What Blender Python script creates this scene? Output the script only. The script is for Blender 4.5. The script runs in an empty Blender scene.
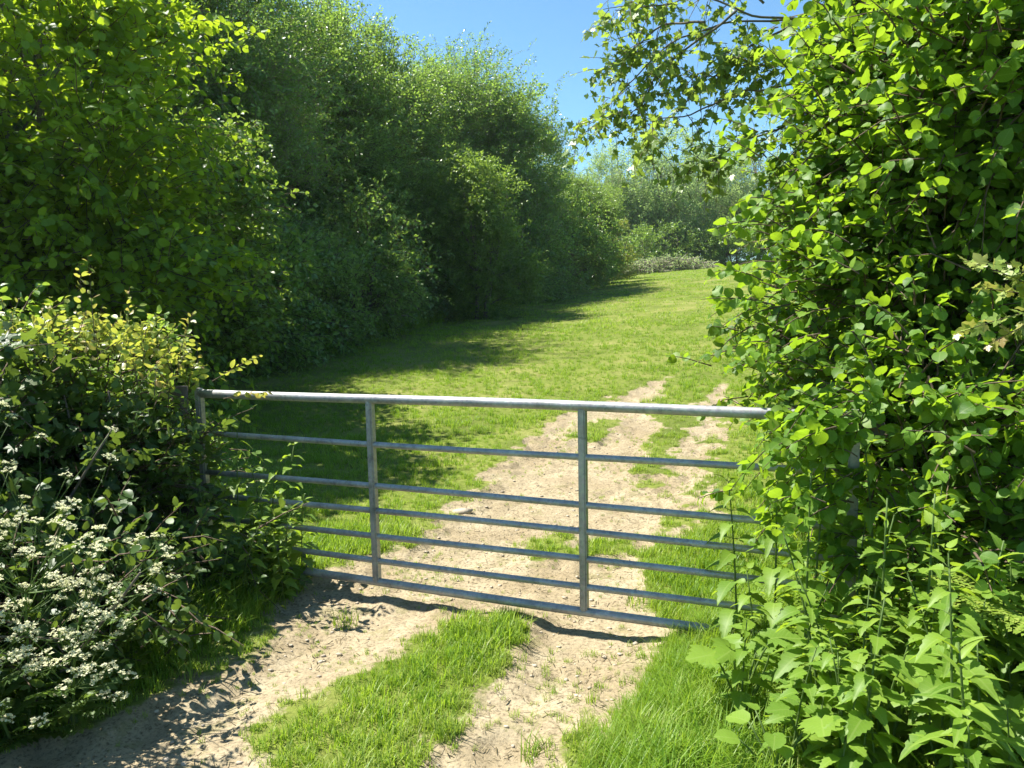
import bpy, math
import numpy as np

PI = math.pi
C = bpy.context.scene.collection
scene = bpy.context.scene
R = np.random.default_rng(20240611)

# ------------------------------------------------------------------ camera model
CAM_Z, PITCH, ROLL, FPX = 1.715, 0.11024, -0.02095, 770.0
fwd = np.array([0, math.cos(PITCH), -math.sin(PITCH)])
upv = np.array([0, math.sin(PITCH), math.cos(PITCH)])
rgt = np.array([1.0, 0, 0])


def at(x, y, Y):
    """point of the place seen at photo position (x, y), Y metres ahead"""
    dx, dy = x - 512.0, y - 384.0
    c, s = math.cos(ROLL), math.sin(ROLL)
    a, b = c * dx + s * dy, -s * dx + c * dy
    r = fwd + rgt * a / FPX - upv * b / FPX
    return np.array([0, 0, CAM_Z]) + r * (Y / r[1])


# ------------------------------------------------------------------ noise
def vnoise(x, y, seed=0):
    x = np.asarray(x, float); y = np.asarray(y, float)
    xi = np.floor(x).astype(np.int64); yi = np.floor(y).astype(np.int64)
    xf = x - xi; yf = y - yi
    u = xf * xf * (3 - 2 * xf); v = yf * yf * (3 - 2 * yf)

    def h(a, b):
        n = (a * 374761393 + b * 668265263 + seed * 974634777) & 0xFFFFFFFF
        n = ((n ^ (n >> 13)) * 1274126177) & 0xFFFFFFFF
        return ((n ^ (n >> 16)) & 0xFFFF) / 65535.0
    return (h(xi, yi) * (1 - u) * (1 - v) + h(xi + 1, yi) * u * (1 - v) + h(xi, yi + 1) * (1 - u) * v + h(xi + 1, yi + 1) * u * v)


def fbm(x, y, o=4, seed=0):
    s = 0; a = .5
    for i in range(o):
        s = s + a * (vnoise(x * 2 ** i, y * 2 ** i, seed + i) - .5); a *= .5
    return s


def sstep(a, b, x):
    t = np.clip((x - a) / (b - a), 0, 1)
    return t * t * (3 - 2 * t)


# ------------------------------------------------------------------ terrain
def terr0(X, Y):
    X = np.asarray(X, float); Y = np.asarray(Y, float)
    Yc = 95 - np.log1p(np.exp(np.clip((95 - Y) / 6, -30, 30))) * 6     # flattens beyond the brow
    rise = 0.068 * np.log1p(np.exp(np.clip((Yc - 5.8) / .9, -30, 30))) * .9
    rise = rise + .034 * np.log1p(np.exp(np.clip((Yc - 34) / 3, -30, 30))) * 3
    cross = (0.036 + .034 * sstep(-1, 6, X)) * np.clip(X, -30, 45) * sstep(6, 26, Y)
    return rise + cross


def g0(x, y):
    """where the photo position meets the bare terrain"""
    lo, hi = 1.5, 120.
    Ys = np.linspace(lo, hi, 4000)
    P = np.array([at(x, y, q) for q in (1.0, 2.0)]); d = P[1] - P[0]; o = P[0] - d
    pts = o[None] + d[None] * Ys[:, None]
    below = pts[:, 2] < terr0(pts[:, 0], pts[:, 1])
    i = int(np.argmax(below)) if below.any() else len(Ys) - 1
    return pts[i, :2]


def poly(*px):
    return np.array([g0(*p) for p in px])


def sdist(P, Q):
    """signed distance to polygon Q, positive inside"""
    n = len(Q); d = np.full(len(P), 1e9); ins = np.zeros(len(P), bool)
    for i in range(n):
        a, b = Q[i], Q[(i + 1) % n]; e = b - a
        w = P - a
        t = np.clip((w @ e) / max(e @ e, 1e-9), 0, 1)
        d = np.minimum(d, np.linalg.norm(w - t[:, None] * e, axis=1))
        c = ((a[1] > P[:, 1]) != (b[1] > P[:, 1]))
        xx = a[0] + (P[:, 1] - a[1]) / (b[1] - a[1] + 1e-12) * (b[0] - a[0])
        ins ^= c & (P[:, 0] < xx)
    return np.where(ins, d, -d)


DIRT = [
    poly((-60, 900), (-20, 772), (60, 742), (100, 728), (160, 700), (215, 672), (285, 625), (318, 590), (345, 585), (430, 600), (446, 612),
         (424, 640), (385, 660), (330, 690), (285, 718), (256, 752), (230, 800), (190, 900)),
    poly((400, 900), (425, 768), (462, 738), (474, 706), (494, 668), (508, 642), (520, 612), (620, 618), (645, 632), (622, 662), (594, 700),
         (566, 738), (545, 768), (540, 900)),
    poly((285, 592), (318, 566), (385, 548), (440, 524), (470, 500), (486, 474), (500, 452), (540, 428), (590, 406), (630, 392), (660, 377), (674, 376),
         (668, 392), (655, 410), (668, 418), (684, 414), (700, 396), (712, 383), (733, 377), (738, 395), (728, 428), (714, 462), (706, 482), (712, 504), (694, 532),
         (662, 560), (640, 600), (646, 634), (560, 622), (520, 612), (430, 600), (345, 586)),
]
GRASSY = [poly((640, 470), (652, 440), (668, 418), (690, 414), (690, 430), (676, 452), (662, 472)),
          poly((612, 496), (630, 482), (655, 484), (640, 496)),
          poly((570, 440), (600, 420), (618, 420), (600, 436)), poly((536, 548), (560, 538), (575, 548), (552, 560)),
          poly((600, 545), (622, 540), (630, 552), (606, 556)), poly((655, 520), (690, 505), (690, 520), (668, 534))]
TUFTPX = [(182, 678), (104, 716), (345, 617), (448, 738), (532, 752), (642, 604), (560, 548), (866, 640)]


def dirt_sd(X, Y):
    P = np.stack([X, Y], 1)
    sd = np.full(len(P), -9.0)
    near = (Y < 26) & (np.abs(X) < 12)
    Pn = P[near]
    if len(Pn):
        s = np.max([sdist(Pn, q) for q in DIRT], axis=0)
        for q in GRASSY:
            s = np.minimum(s, -sdist(Pn, q) + .03)
        s = s - .04 - .09 * sstep(4.3, 5.2, Pn[:, 1]) + fbm(Pn[:, 0] * 2.2, Pn[:, 1] * 2.2, 4, 5) * .5 + fbm(Pn[:, 0] * 7, Pn[:, 1] * 7, 4, 9) * (.36 + .3 * sstep(4.3, 5.2, Pn[:, 1]))
        sd[near] = s
    return sd


def micro(X, Y, sd):
    d = sstep(-.12, .18, sd)
    z = fbm(X * 1.1, Y * 1.1, 3, 31) * .07 * (1 - .4 * d)
    fade = 1 - sstep(14, 24, Y)
    z = z - d * .045 * fade
    z = z + d * fade * (fbm(X * 4, Y * 4, 4, 3) * .036 + fbm(X * 16, Y * 12, 3, 4) * .022)
    lump = np.clip(fbm(X * 9, Y * 7, 4, 77) - .08, 0, 1) * .06
    return z + lump * d * fade


def gz(x, y):
    X = np.atleast_1d(np.asarray(x, float)); Y = np.atleast_1d(np.asarray(y, float))
    z = terr0(X, Y) + micro(X, Y, dirt_sd(X, Y))
    return z if np.ndim(x) else float(z[0])


# ------------------------------------------------------------------ objects
def prop(o, label=None, cat=None, group=None, kind=None):
    if label: o['label'] = label
    if cat: o['category'] = cat
    if group: o['group'] = group
    if kind: o['kind'] = kind
    return o


def thing(name, label, cat, loc, group=None, rz=0.0):
    o = bpy.data.objects.new(name, None); C.objects.link(o)
    o.empty_display_size = .2
    o.location = [float(v) for v in loc]; o.rotation_euler = (0, 0, rz)
    return prop(o, label, cat, group)


def tri_mesh(name, V, T, lc=None, smooth=False):
    me = bpy.data.meshes.new(name)
    V = np.ascontiguousarray(V, np.float32); T = np.ascontiguousarray(T, np.int32)
    me.vertices.add(len(V)); me.vertices.foreach_set('co', V.ravel())
    n = T.shape[1]
    me.loops.add(T.size); me.loops.foreach_set('vertex_index', T.ravel())
    me.polygons.add(len(T)); me.polygons.foreach_set('loop_start', np.arange(0, T.size, n, dtype=np.int32))
    if lc is not None:
        a = me.attributes.new('lc', 'FLOAT_VECTOR', 'POINT'); a.data.foreach_set('vector', np.ascontiguousarray(lc, np.float32).ravel())
    me.update(calc_edges=True)
    if smooth: me.shade_smooth()
    return me


def link(name, me, mat, parent=None):
    o = bpy.data.objects.new(name, me); C.objects.link(o)
    if mat is not None: me.materials.append(mat)
    if parent is not None: o.parent = parent
    return o


class MB:
    """collects triangles of one mesh"""
    def __init__(s): s.V, s.T, s.L, s.n = [], [], [], 0

    def add(s, V, T, lc=None):
        V = np.asarray(V, float).reshape(-1, 3); T = np.asarray(T, int).reshape(-1, 3)
        if lc is None: lc = np.full((len(V), 3), .5)
        s.V.append(V); s.T.append(T + s.n); s.L.append(np.asarray(lc, float)); s.n += len(V)

    def tube(s, pts, rad, sides=6, var=.5):
        pts = np.asarray(pts, float); m = len(pts)
        rad = np.broadcast_to(np.asarray(rad, float), (m,))
        tan = np.gradient(pts, axis=0); tan /= np.linalg.norm(tan, axis=1)[:, None] + 1e-12
        ref = np.array([0, 0, 1.]) if abs(tan[0, 2]) < .9 else np.array([1., 0, 0])
        a = np.cross(tan, ref); a /= np.linalg.norm(a, axis=1)[:, None] + 1e-12
        b = np.cross(tan, a)
        th = np.arange(sides) * 2 * PI / sides
        V = pts[:, None] + rad[:, None, None] * (a[:, None] * np.cos(th)[None, :, None] + b[:, None] * np.sin(th)[None, :, None])
        i = np.arange(m - 1)[:, None] * sides; j = np.arange(sides)[None]; j2 = (j + 1) % sides
        q = np.stack([i + j, i + sides + j, i + sides + j2, i + j2], -1).reshape(-1, 4)
        T = np.concatenate([q[:, [0, 1, 2]], q[:, [0, 2, 3]]])
        V = V.reshape(-1, 3)
        caps = []
        for k in range(1, sides - 1):
            caps.append([0, k, k + 1]); o = (m - 1) * sides; caps.append([o, o + k + 1, o + k])
        lc = np.zeros((len(V), 3)); lc[:, 1] = np.repeat(np.linspace(0, 1, m), sides); lc[:, 2] = var
        s.add(V, np.concatenate([T, np.array(caps)]), lc)

    def twigs(s, PL, r0, r1):
        """many thin three-sided twigs at once, PL (N, m, 3)"""
        N, m, _ = PL.shape
        if N == 0: return
        d = PL[:, -1] - PL[:, 0]; d /= np.linalg.norm(d, axis=1)[:, None] + 1e-9
        ref = np.where(np.abs(d[:, 2:3]) < .9, np.array([[0, 0, 1.]]), np.array([[1., 0, 0]]))
        a = np.cross(d, ref); a /= np.linalg.norm(a, axis=1)[:, None]; b = np.cross(d, a)
        th = np.arange(3) * 2 * PI / 3
        rr = (np.asarray(r0) * np.ones(N))[:, None] + np.linspace(0, 1, m)[None] * ((np.asarray(r1) * np.ones(N)) - (np.asarray(r0) * np.ones(N)))[:, None]
        off = a[:, None] * np.cos(th)[None, :, None] + b[:, None] * np.sin(th)[None, :, None]
        V = PL[:, :, None] + rr[:, :, None, None] * off[:, None]
        base = (np.arange(N) * m * 3)[:, None, None]
        i = (np.arange(m - 1) * 3)[None, :, None]; j = np.arange(3)[None, None]; j2 = (j + 1) % 3
        q = np.stack([base + i + j, base + i + 3 + j, base + i + 3 + j2, base + i + j2], -1).reshape(-1, 4)
        V = V.reshape(-1, 3)
        lc = np.zeros((len(V), 3)); lc[:, 2] = .5
        s.add(V, np.concatenate([q[:, [0, 1, 2]], q[:, [0, 2, 3]]]), lc)

    def leaves(s, tm, P, D, Nn, size, var, curl=None):
        tv, tt = tm
        P = np.asarray(P, float)
        y = D / (np.linalg.norm(D, axis=1)[:, None] + 1e-9)
        z = Nn - (Nn * y).sum(1)[:, None] * y; z /= np.linalg.norm(z, axis=1)[:, None] + 1e-9
        x = np.cross(y, z)
        n, k = len(P), len(tv)
        zc = tv[None, :, 2] * (np.ones(n) if curl is None else curl)[:, None]
        size = (np.asarray(size) * np.ones(n))
        V = P[:, None] + size[:, None, None] * (x[:, None] * tv[None, :, 0:1] + y[:, None] * tv[None, :, 1:2] + z[:, None] * zc[..., None])
        T = (tt[None] + (np.arange(n) * k)[:, None, None]).reshape(-1, 3)
        lc = np.empty((n, k, 3)); lc[..., 0] = tv[None, :, 0]; lc[..., 1] = tv[None, :, 1]; lc[..., 2] = np.asarray(var)[:, None]
        s.add(V.reshape(-1, 3), T, lc.reshape(-1, 3))

    def build(s, name, mat, parent=None, smooth=False):
        return link(name, tri_mesh(name, np.concatenate(s.V), np.concatenate(s.T), np.concatenate(s.L), smooth), mat, parent)


# ------------------------------------------------------------------ leaf shapes (y along the leaf, z its face)
def ribbed(rows, fold=.12, droop=.18, wave=0.0):
    V, T = [], []
    for i, (y, w) in enumerate(rows):
        zz = -droop * y * y
        wv = wave * (1 if i % 2 else -1)
        V += [(-w, y + .02 * 0, zz + fold * w + wv * w), (0, y, zz), (w, y, zz + fold * w - wv * w)]
    for i in range(len(rows) - 1):
        a = 3 * i; b = a + 3
        T += [(a, a + 1, b + 1), (a, b + 1, b), (a + 1, a + 2, b + 2), (a + 1, b + 2, b + 1)]
    return np.array(V, float), np.array(T)


L_SIMPLE = (np.array([(0, 0, 0), (.27, .45, .07), (0, 1, -.08), (-.27, .45, .07)], float), np.array([(0, 1, 2), (0, 2, 3)]))
L_HAZEL = ribbed([(0, .02), (.03, .2), (.14, .34), (.32, .43), (.52, .44), (.7, .38), (.84, .25), (.93, .1), (1.02, .0)], .16, .22, .05)
L_OVAL = ribbed([(0, .02), (.2, .23), (.5, .3), (.8, .2), (1, .0)], .2, .2)
L_NETTLE = ribbed([(0, .02), (.06, .2), (.12, .24), (.17, .3), (.21, .27), (.29, .32), (.33, .27), (.42, .3), (.47, .23), (.57, .25), (.62, .17), (.73, .17), (.78, .1), (.9, .08), (1.05, 0)], .22, .35)
L_LANCE = ribbed([(0, .02), (.12, .08), (.35, .13), (.6, .11), (.85, .05), (1.0, .0)], .3, .3)


def fan(out, ctr, cup=.12, droop=.15):
    V = [(ctr[0], ctr[1], 0)] + [(x, y, cup * math.hypot(x, y - ctr[1]) ** 2 - droop * y * y + (.04 if i % 2 else -.02)) for i, (x, y) in enumerate(out)]
    n = len(out)
    return np.array(V, float), np.array([(0, i + 1, (i + 1) % n + 1) for i in range(n)])


_half = [(0, 0), (.13, -.1), (.36, -.05), (.3, .1), (.42, .16), (.58, .4), (.42, .42), (.24, .44), (.27, .62), (.17, .78)]
L_MAPLE = fan(_half + [(0, 1.0)] + [(-x, y) for x, y in _half[:0:-1]], (0, .3))
_half2 = [(0, .0), (.1, -.12), (.28, -.16), (.3, -.02), (.5, .0), (.42, .12), (.6, .26), (.5, .34), (.62, .5), (.44, .5), (.42, .62), (.3, .6), (.3, .78), (.2, .76), (.14, .92)]
L_BIG = fan(_half2 + [(0, 1.0)] + [(-x, y) for x, y in _half2[:0:-1]], (0, .32), .2, .3)


def join_templates(parts):
    V, T, n = [], [], 0
    for (tv, tt), ang, sc, off in parts:
        c, s_ = math.cos(ang), math.sin(ang)
        W = tv * sc
        W = np.stack([c * W[:, 0] + s_ * W[:, 1] + off[0], -s_ * W[:, 0] + c * W[:, 1] + off[1], W[:, 2]], 1)
        V.append(W); T.append(tt + n); n += len(tv)
    return np.concatenate(V), np.concatenate(T)


L_BRAMBLE = join_templates([(L_OVAL, 0, .62, (0, .38)), (L_OVAL, 1.25, .5, (0, .32)), (L_OVAL, -1.25, .5, (0, .32))])
_pin = [(L_SIMPLE, 0, .22, (0, .8))]
for _i in range(5):
    _yy = .2 + .13 * _i
    for _s in (1, -1): _pin.append((L_SIMPLE, _s * 1.1, .34 - .035 * _i, (0, _yy)))
L_PINNATE = join_templates(_pin)


# ------------------------------------------------------------------ sprays: a twig with its leaves
def unit(v):
    return v / (np.linalg.norm(v, axis=-1, keepdims=True) + 1e-9)


def rnd_dir(n):
    return unit(R.normal(size=(n, 3)))


def spray(mb, tw, tm, O, D, L, k, size, droop=.25, up=.9, jit=.6, var=(0, 1), twr=(.004, .0015), side=.85, seg=5, szj=.3, t0=.12, curlj=1.0, vb=None):
    N = len(O)
    L = np.asarray(L) * np.ones(N)
    t = t0 + (1 - t0) * (np.arange(k)[None] + R.uniform(0, .8, (N, k))) / k
    dz = np.zeros((1, 1, 3)); dz[..., 2] = -1
    drp = droop * R.uniform(.3, 1.6, N)
    P = O[:, None] + D[:, None] * (L[:, None] * t)[..., None] + dz * (drp[:, None] * L[:, None] * t * t)[..., None]
    T = unit(D[:, None] + dz * (2 * drp[:, None] * t)[..., None])
    S = unit(np.cross(T, np.array([0, 0, 1.])) + 1e-4)
    B = np.cross(S, T)
    roll = R.normal(0, .7, (N, k)) + R.uniform(-.6, .6, (N, 1))
    sg = np.where(np.arange(k) % 2 == 0, 1, -1)[None] * np.where(R.random((N, 1)) < .5, 1, -1)
    Sd = (S * np.cos(roll)[..., None] + B * np.sin(roll)[..., None]) * sg[..., None]
    LD = unit(T * .5 + Sd * side + R.normal(0, .25, (N, k, 3)) + dz * .12)
    NN = unit(np.array([0, 0, up]) + R.normal(0, jit, (N, k, 3)))
    sz = size * R.uniform(1 - szj, 1 + szj, (N, k)) * (1 - .25 * (t > .85))
    v = np.clip(R.uniform(var[0], var[1], (N, k)) * .6 + R.uniform(var[0], var[1], (N, 1)) * .4, 0, 1)
    if vb is not None: v = np.clip(v + vb[:, None], 0, 1)
    mb.leaves(tm, (P + LD * (sz * .18)[..., None]).reshape(-1, 3), LD.reshape(-1, 3), NN.reshape(-1, 3), sz.ravel(), v.ravel(), curl=R.uniform(.4, 1 + curlj, N * k))
    if tw is not None:
        tt = np.linspace(0, 1, seg)[None]
        PL = O[:, None] + D[:, None] * (L[:, None] * tt)[..., None] + dz * (drp[:, None] * L[:, None] * tt * tt)[..., None]
        tw.twigs(PL, twr[0], twr[1])


# ------------------------------------------------------------------ materials
def nodes(name):
    m = bpy.data.materials.new(name); m.use_nodes = True
    nt = m.node_tree; nt.nodes.clear()
    out = nt.nodes.new('ShaderNodeOutputMaterial')
    return m, nt, out


def N_(nt, t, **kw):
    n = nt.nodes.new(t)
    for k, v in kw.items(): setattr(n, k, v)
    return n


def math_(nt, op, a, b=None, clamp=False):
    n = N_(nt, 'ShaderNodeMath', operation=op, use_clamp=clamp)
    for i, v in enumerate((a, b)):
        if v is None: continue
        if isinstance(v, (int, float)): n.inputs[i].default_value = v
        else: nt.links.new(v, n.inputs[i])
    return n.outputs[0]


def mix_(nt, fac, a, b, blend='MIX'):
    n = N_(nt, 'ShaderNodeMix', data_type='RGBA', blend_type=blend)
    for s, v in ((n.inputs[0], fac), (n.inputs[6], a), (n.inputs[7], b)):
        if isinstance(v, (int, float)): s.default_value = v
        elif isinstance(v, tuple): s.default_value = (*v, 1) if len(v) == 3 else v
        else: nt.links.new(v, s)
    return n.outputs[2]


def ramp_(nt, fac, stops):
    n = N_(nt, 'ShaderNodeValToRGB')
    el = n.color_ramp.elements
    while len(el) < len(stops): el.new(.5)
    for e, (p, c) in zip(el, stops): e.position = p; e.color = (*c, 1)
    nt.links.new(fac, n.inputs[0])
    return n.outputs[0]


def noise_(nt, scale, detail=4, rough=.55, vec=None, dist=0):
    n = N_(nt, 'ShaderNodeTexNoise'); n.inputs['Scale'].default_value = scale
    n.inputs['Detail'].default_value = detail; n.inputs['Roughness'].default_value = rough; n.inputs['Distortion'].default_value = dist
    if vec is not None: nt.links.new(vec, n.inputs['Vector'])
    return n.outputs[0]


def leaf_mat(name, cols, trans, tf=.4, rough=.45, spec=.35, veins=False, instancer=False):
    """cols: dark..light leaf colours across the plant; trans: colour of light coming through a leaf"""
    m, nt, out = nodes(name)
    if instancer:
        at_ = N_(nt, 'ShaderNodeAttribute', attribute_type='INSTANCER', attribute_name='tint'); var = at_.outputs['Fac']
        at2 = N_(nt, 'ShaderNodeAttribute', attribute_type='GEOMETRY', attribute_name='lc')
        sx = N_(nt, 'ShaderNodeSeparateXYZ'); nt.links.new(at2.outputs['Vector'], sx.inputs[0])
        var = math_(nt, 'ADD', math_(nt, 'MULTIPLY', var, .7), math_(nt, 'MULTIPLY', sx.outputs[2], .3))
    else:
        at_ = N_(nt, 'ShaderNodeAttribute', attribute_type='GEOMETRY', attribute_name='lc')
        sx = N_(nt, 'ShaderNodeSeparateXYZ'); nt.links.new(at_.outputs['Vector'], sx.inputs[0])
        var = sx.outputs[2]
    n = len(cols)
    col = ramp_(nt, var, [(i / (n - 1), c) for i, c in enumerate(cols)])
    if veins:
        ax = math_(nt, 'ABSOLUTE', sx.outputs[0])
        mid = math_(nt, 'LESS_THAN', ax, .022)
        ph = math_(nt, 'FRACT', math_(nt, 'MULTIPLY', math_(nt, 'SUBTRACT', sx.outputs[1], math_(nt, 'MULTIPLY', ax, .7)), 8.0))
        sv = math_(nt, 'LESS_THAN', ph, .13)
        vv = math_(nt, 'MULTIPLY', math_(nt, 'MAXIMUM', mid, math_(nt, 'MULTIPLY', sv, .55)), .5)
        col = mix_(nt, vv, col, mix_(nt, .5, col, (.32, .4, .12)))
    tcol = mix_(nt, .55, col, trans)
    p = N_(nt, 'ShaderNodeBsdfPrincipled'); p.inputs['Roughness'].default_value = rough
    p.inputs['Specular IOR Level'].default_value = spec
    nt.links.new(col, p.inputs['Base Color'])
    t = N_(nt, 'ShaderNodeBsdfTranslucent'); nt.links.new(tcol, t.inputs['Color'])
    mx = N_(nt, 'ShaderNodeMixShader'); mx.inputs[0].default_value = tf
    nt.links.new(p.outputs[0], mx.inputs[1]); nt.links.new(t.outputs[0], mx.inputs[2])
    nt.links.new(mx.outputs[0], out.inputs[0])
    return m


def bark_mat(name, a, b, scale=18):
    m, nt, out = nodes(name)
    tc = N_(nt, 'ShaderNodeTexCoord'); mp = N_(nt, 'ShaderNodeMapping'); mp.inputs['Scale'].default_value = (1, 1, .25)
    nt.links.new(tc.outputs['Object'], mp.inputs[0])
    nz = noise_(nt, scale, 5, .65, mp.outputs[0], .5)
    col = ramp_(nt, nz, [(.3, a), (.7, b)])
    p = N_(nt, 'ShaderNodeBsdfPrincipled'); p.inputs['Roughness'].default_value = .85; p.inputs['Specular IOR Level'].default_value = .2
    nt.links.new(col, p.inputs['Base Color'])
    bp = N_(nt, 'ShaderNodeBump'); bp.inputs['Strength'].default_value = .5; bp.inputs['Distance'].default_value = .02
    nt.links.new(nz, bp.inputs['Height']); nt.links.new(bp.outputs[0], p.inputs['Normal'])
    nt.links.new(p.outputs[0], out.inputs[0])
    return m


def flat_mat(name, col, rough=.6, spec=.3, trans=None):
    m, nt, out = nodes(name)
    p = N_(nt, 'ShaderNodeBsdfPrincipled'); p.inputs['Base Color'].default_value = (*col, 1)
    p.inputs['Roughness'].default_value = rough; p.inputs['Specular IOR Level'].default_value = spec
    nt.links.new(p.outputs[0], out.inputs[0])
    if trans:
        t = N_(nt, 'ShaderNodeBsdfTranslucent'); t.inputs['Color'].default_value = (*trans, 1)
        mx = N_(nt, 'ShaderNodeMixShader'); mx.inputs[0].default_value = .4
        nt.links.new(p.outputs[0], mx.inputs[1]); nt.links.new(t.outputs[0], mx.inputs[2]); nt.links.new(mx.outputs[0], out.inputs[0])
    return m


def ground_mat(name):
    m, nt, out = nodes(name)
    tc = N_(nt, 'ShaderNodeTexCoord'); ob = tc.outputs['Object']
    at_ = N_(nt, 'ShaderNodeAttribute', attribute_name='dirt')
    big = noise_(nt, 1.3, 3, .5, ob); mid = noise_(nt, 9, 6, .65, ob); fine = noise_(nt, 55, 5, .7, ob)
    # dry trodden earth
    d = ramp_(nt, mid, [(.3, (.215, .172, .108)), (.5, (.30, .248, .162)), (.7, (.37, .316, .216))])
    d = mix_(nt, ramp_(nt, noise_(nt, 1.7, 5, .6, ob), [(.42, (0, 0, 0)), (.62, (.65, .65, .65))]), d, (.19, .145, .083))
    d = mix_(nt, math_(nt, 'MULTIPLY', big, .4), d, (.255, .215, .14))
    crumbs = ramp_(nt, fine, [(.34, (.42, .39, .35)), (.47, (1, 1, 1)), (.64, (1.25, 1.22, 1.18))])
    d = mix_(nt, 1.0, d, crumbs, 'MULTIPLY')
    mp = N_(nt, 'ShaderNodeMapping'); mp.inputs['Scale'].default_value = (5, 28, 10); mp.inputs['Rotation'].default_value = (0, 0, .35); nt.links.new(ob, mp.inputs[0])
    straw = noise_(nt, 6, 3, .6, mp.outputs[0], 1.2)
    d = mix_(nt, math_(nt, 'MULTIPLY', math_(nt, 'GREATER_THAN', straw, .64), .45), d, (.36, .30, .19))
    # thin green among the earth
    thin = math_(nt, 'MULTIPLY', math_(nt, 'GREATER_THAN', noise_(nt, 4.2, 8, .75, ob), .57), .32)
    d = mix_(nt, thin, d, (.15, .15, .05))
    # sward between the blades
    g = ramp_(nt, noise_(nt, .9, 6, .65, ob), [(.3, (.085, .11, .02)), (.5, (.135, .165, .03)), (.72, (.23, .215, .075))])
    g = mix_(nt, 1.0, g, ramp_(nt, noise_(nt, 26, 4, .7, ob), [(.3, (.55, .6, .5)), (.6, (1.1, 1.1, 1.1))]), 'MULTIPLY')
    edge = math_(nt, 'ADD', at_.outputs['Fac'], math_(nt, 'MULTIPLY', math_(nt, 'SUBTRACT', noise_(nt, 30, 4, .7, ob), .5), .9))
    fac = N_(nt, 'ShaderNodeMapRange'); fac.inputs[1].default_value = .38; fac.inputs[2].default_value = .62
    nt.links.new(edge, fac.inputs[0])
    col = mix_(nt, fac.outputs[0], g, d)
    p = N_(nt, 'ShaderNodeBsdfPrincipled'); p.inputs['Roughness'].default_value = .95; p.inputs['Specular IOR Level'].default_value = .1
    nt.links.new(col, p.inputs['Base Color'])
    bp = N_(nt, 'ShaderNodeBump'); bp.inputs['Strength'].default_value = 1.0; bp.inputs['Distance'].default_value = .014
    hh = math_(nt, 'ADD', math_(nt, 'MULTIPLY', mid, .8), math_(nt, 'MULTIPLY', fine, .5))
    nt.links.new(hh, bp.inputs['Height']); nt.links.new(bp.outputs[0], p.inputs['Normal'])
    nt.links.new(p.outputs[0], out.inputs[0])
    return m


def galv_mat(name):
    m, nt, out = nodes(name)
    tc = N_(nt, 'ShaderNodeTexCoord')
    v = N_(nt, 'ShaderNodeTexVoronoi'); v.inputs['Scale'].default_value = 70; nt.links.new(tc.outputs['Object'], v.inputs['Vector'])
    nz = noise_(nt, 7, 5, .65, tc.outputs['Object'])
    sp = mix_(nt, .35, ramp_(nt, nz, [(.3, (.20, .205, .175)), (.65, (.36, .365, .32))]), v.outputs['Color'], 'SOFT_LIGHT')
    hs = N_(nt, 'ShaderNodeHueSaturation'); hs.inputs['Saturation'].default_value = .25; nt.links.new(sp, hs.inputs['Color'])
    rust = math_(nt, 'MULTIPLY', math_(nt, 'GREATER_THAN', noise_(nt, 22, 6, .7, tc.outputs['Object']), .66), .4)
    col = mix_(nt, rust, hs.outputs[0], (.26, .24, .19))
    p = N_(nt, 'ShaderNodeBsdfPrincipled'); p.inputs['Metallic'].default_value = .35
    nt.links.new(col, p.inputs['Base Color'])
    nt.links.new(ramp_(nt, nz, [(.2, (.36, .36, .36)), (.8, (.55, .55, .55))]), p.inputs['Roughness'])
    nt.links.new(p.outputs[0], out.inputs[0])
    return m


M = {}
M['ground'] = ground_mat('earth_and_sward')
M['galv'] = galv_mat('galvanised_steel')
M['hazel'] = leaf_mat('hazel_leaf', [(.042, .11, .014), (.075, .165, .018), (.115, .225, .024), (.17, .26, .035)], (.52, .78, .02), .45, .5, .28, True)
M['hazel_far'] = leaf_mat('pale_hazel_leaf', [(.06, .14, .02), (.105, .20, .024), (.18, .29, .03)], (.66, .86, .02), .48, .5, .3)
M['maple'] = leaf_mat('maple_leaf', [(.09, .16, .035), (.13, .21, .04), (.19, .28, .05)], (.52, .70, .07), .48, .4, .45)
M['maple_young'] = leaf_mat('young_maple_leaf', [(.34, .16, .08), (.26, .32, .07), (.22, .33, .07), (.26, .36, .08)], (.55, .5, .10), .4, .4, .45)
M['willow'] = leaf_mat('willow_leaf', [(.06, .135, .034), (.12, .22, .055), (.24, .35, .105)], (.48, .74, .07), .46, .33, .6)
M['ash'] = leaf_mat('ash_leaf', [(.055, .125, .032), (.115, .21, .05), (.24, .34, .09)], (.50, .74, .07), .45, .34, .55)
M['thorn'] = leaf_mat('hawthorn_leaf', [(.06, .125, .025), (.11, .20, .035), (.20, .30, .06)], (.50, .70, .06), .38, .42, .4)
M['thorn_tip'] = leaf_mat('reddish_shoot_leaf', [(.15, .25, .03), (.22, .32, .04), (.28, .33, .06), (.38, .20, .11)], (.62, .62, .07), .45, .4, .45)
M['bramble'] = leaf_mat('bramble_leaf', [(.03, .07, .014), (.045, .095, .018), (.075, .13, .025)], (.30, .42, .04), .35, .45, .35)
M['nettle'] = leaf_mat('nettle_leaf', [(.09, .18, .02), (.14, .24, .026), (.21, .31, .04)], (.54, .74, .03), .42, .5, .3, True)
M['bigleaf'] = leaf_mat('broad_herb_leaf', [(.10, .19, .025), (.14, .24, .03), (.19, .30, .04)], (.42, .58, .04), .4, .45, .35, True)
M['fern'] = leaf_mat('fern_leaf', [(.16, .25, .035), (.22, .31, .045), (.28, .34, .07)], (.45, .6, .05), .42, .5, .3)
M['parsley'] = leaf_mat('feathery_leaf', [(.05, .10, .02), (.07, .13, .025), (.1, .17, .03)], (.3, .45, .05), .38, .5, .3)
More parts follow.
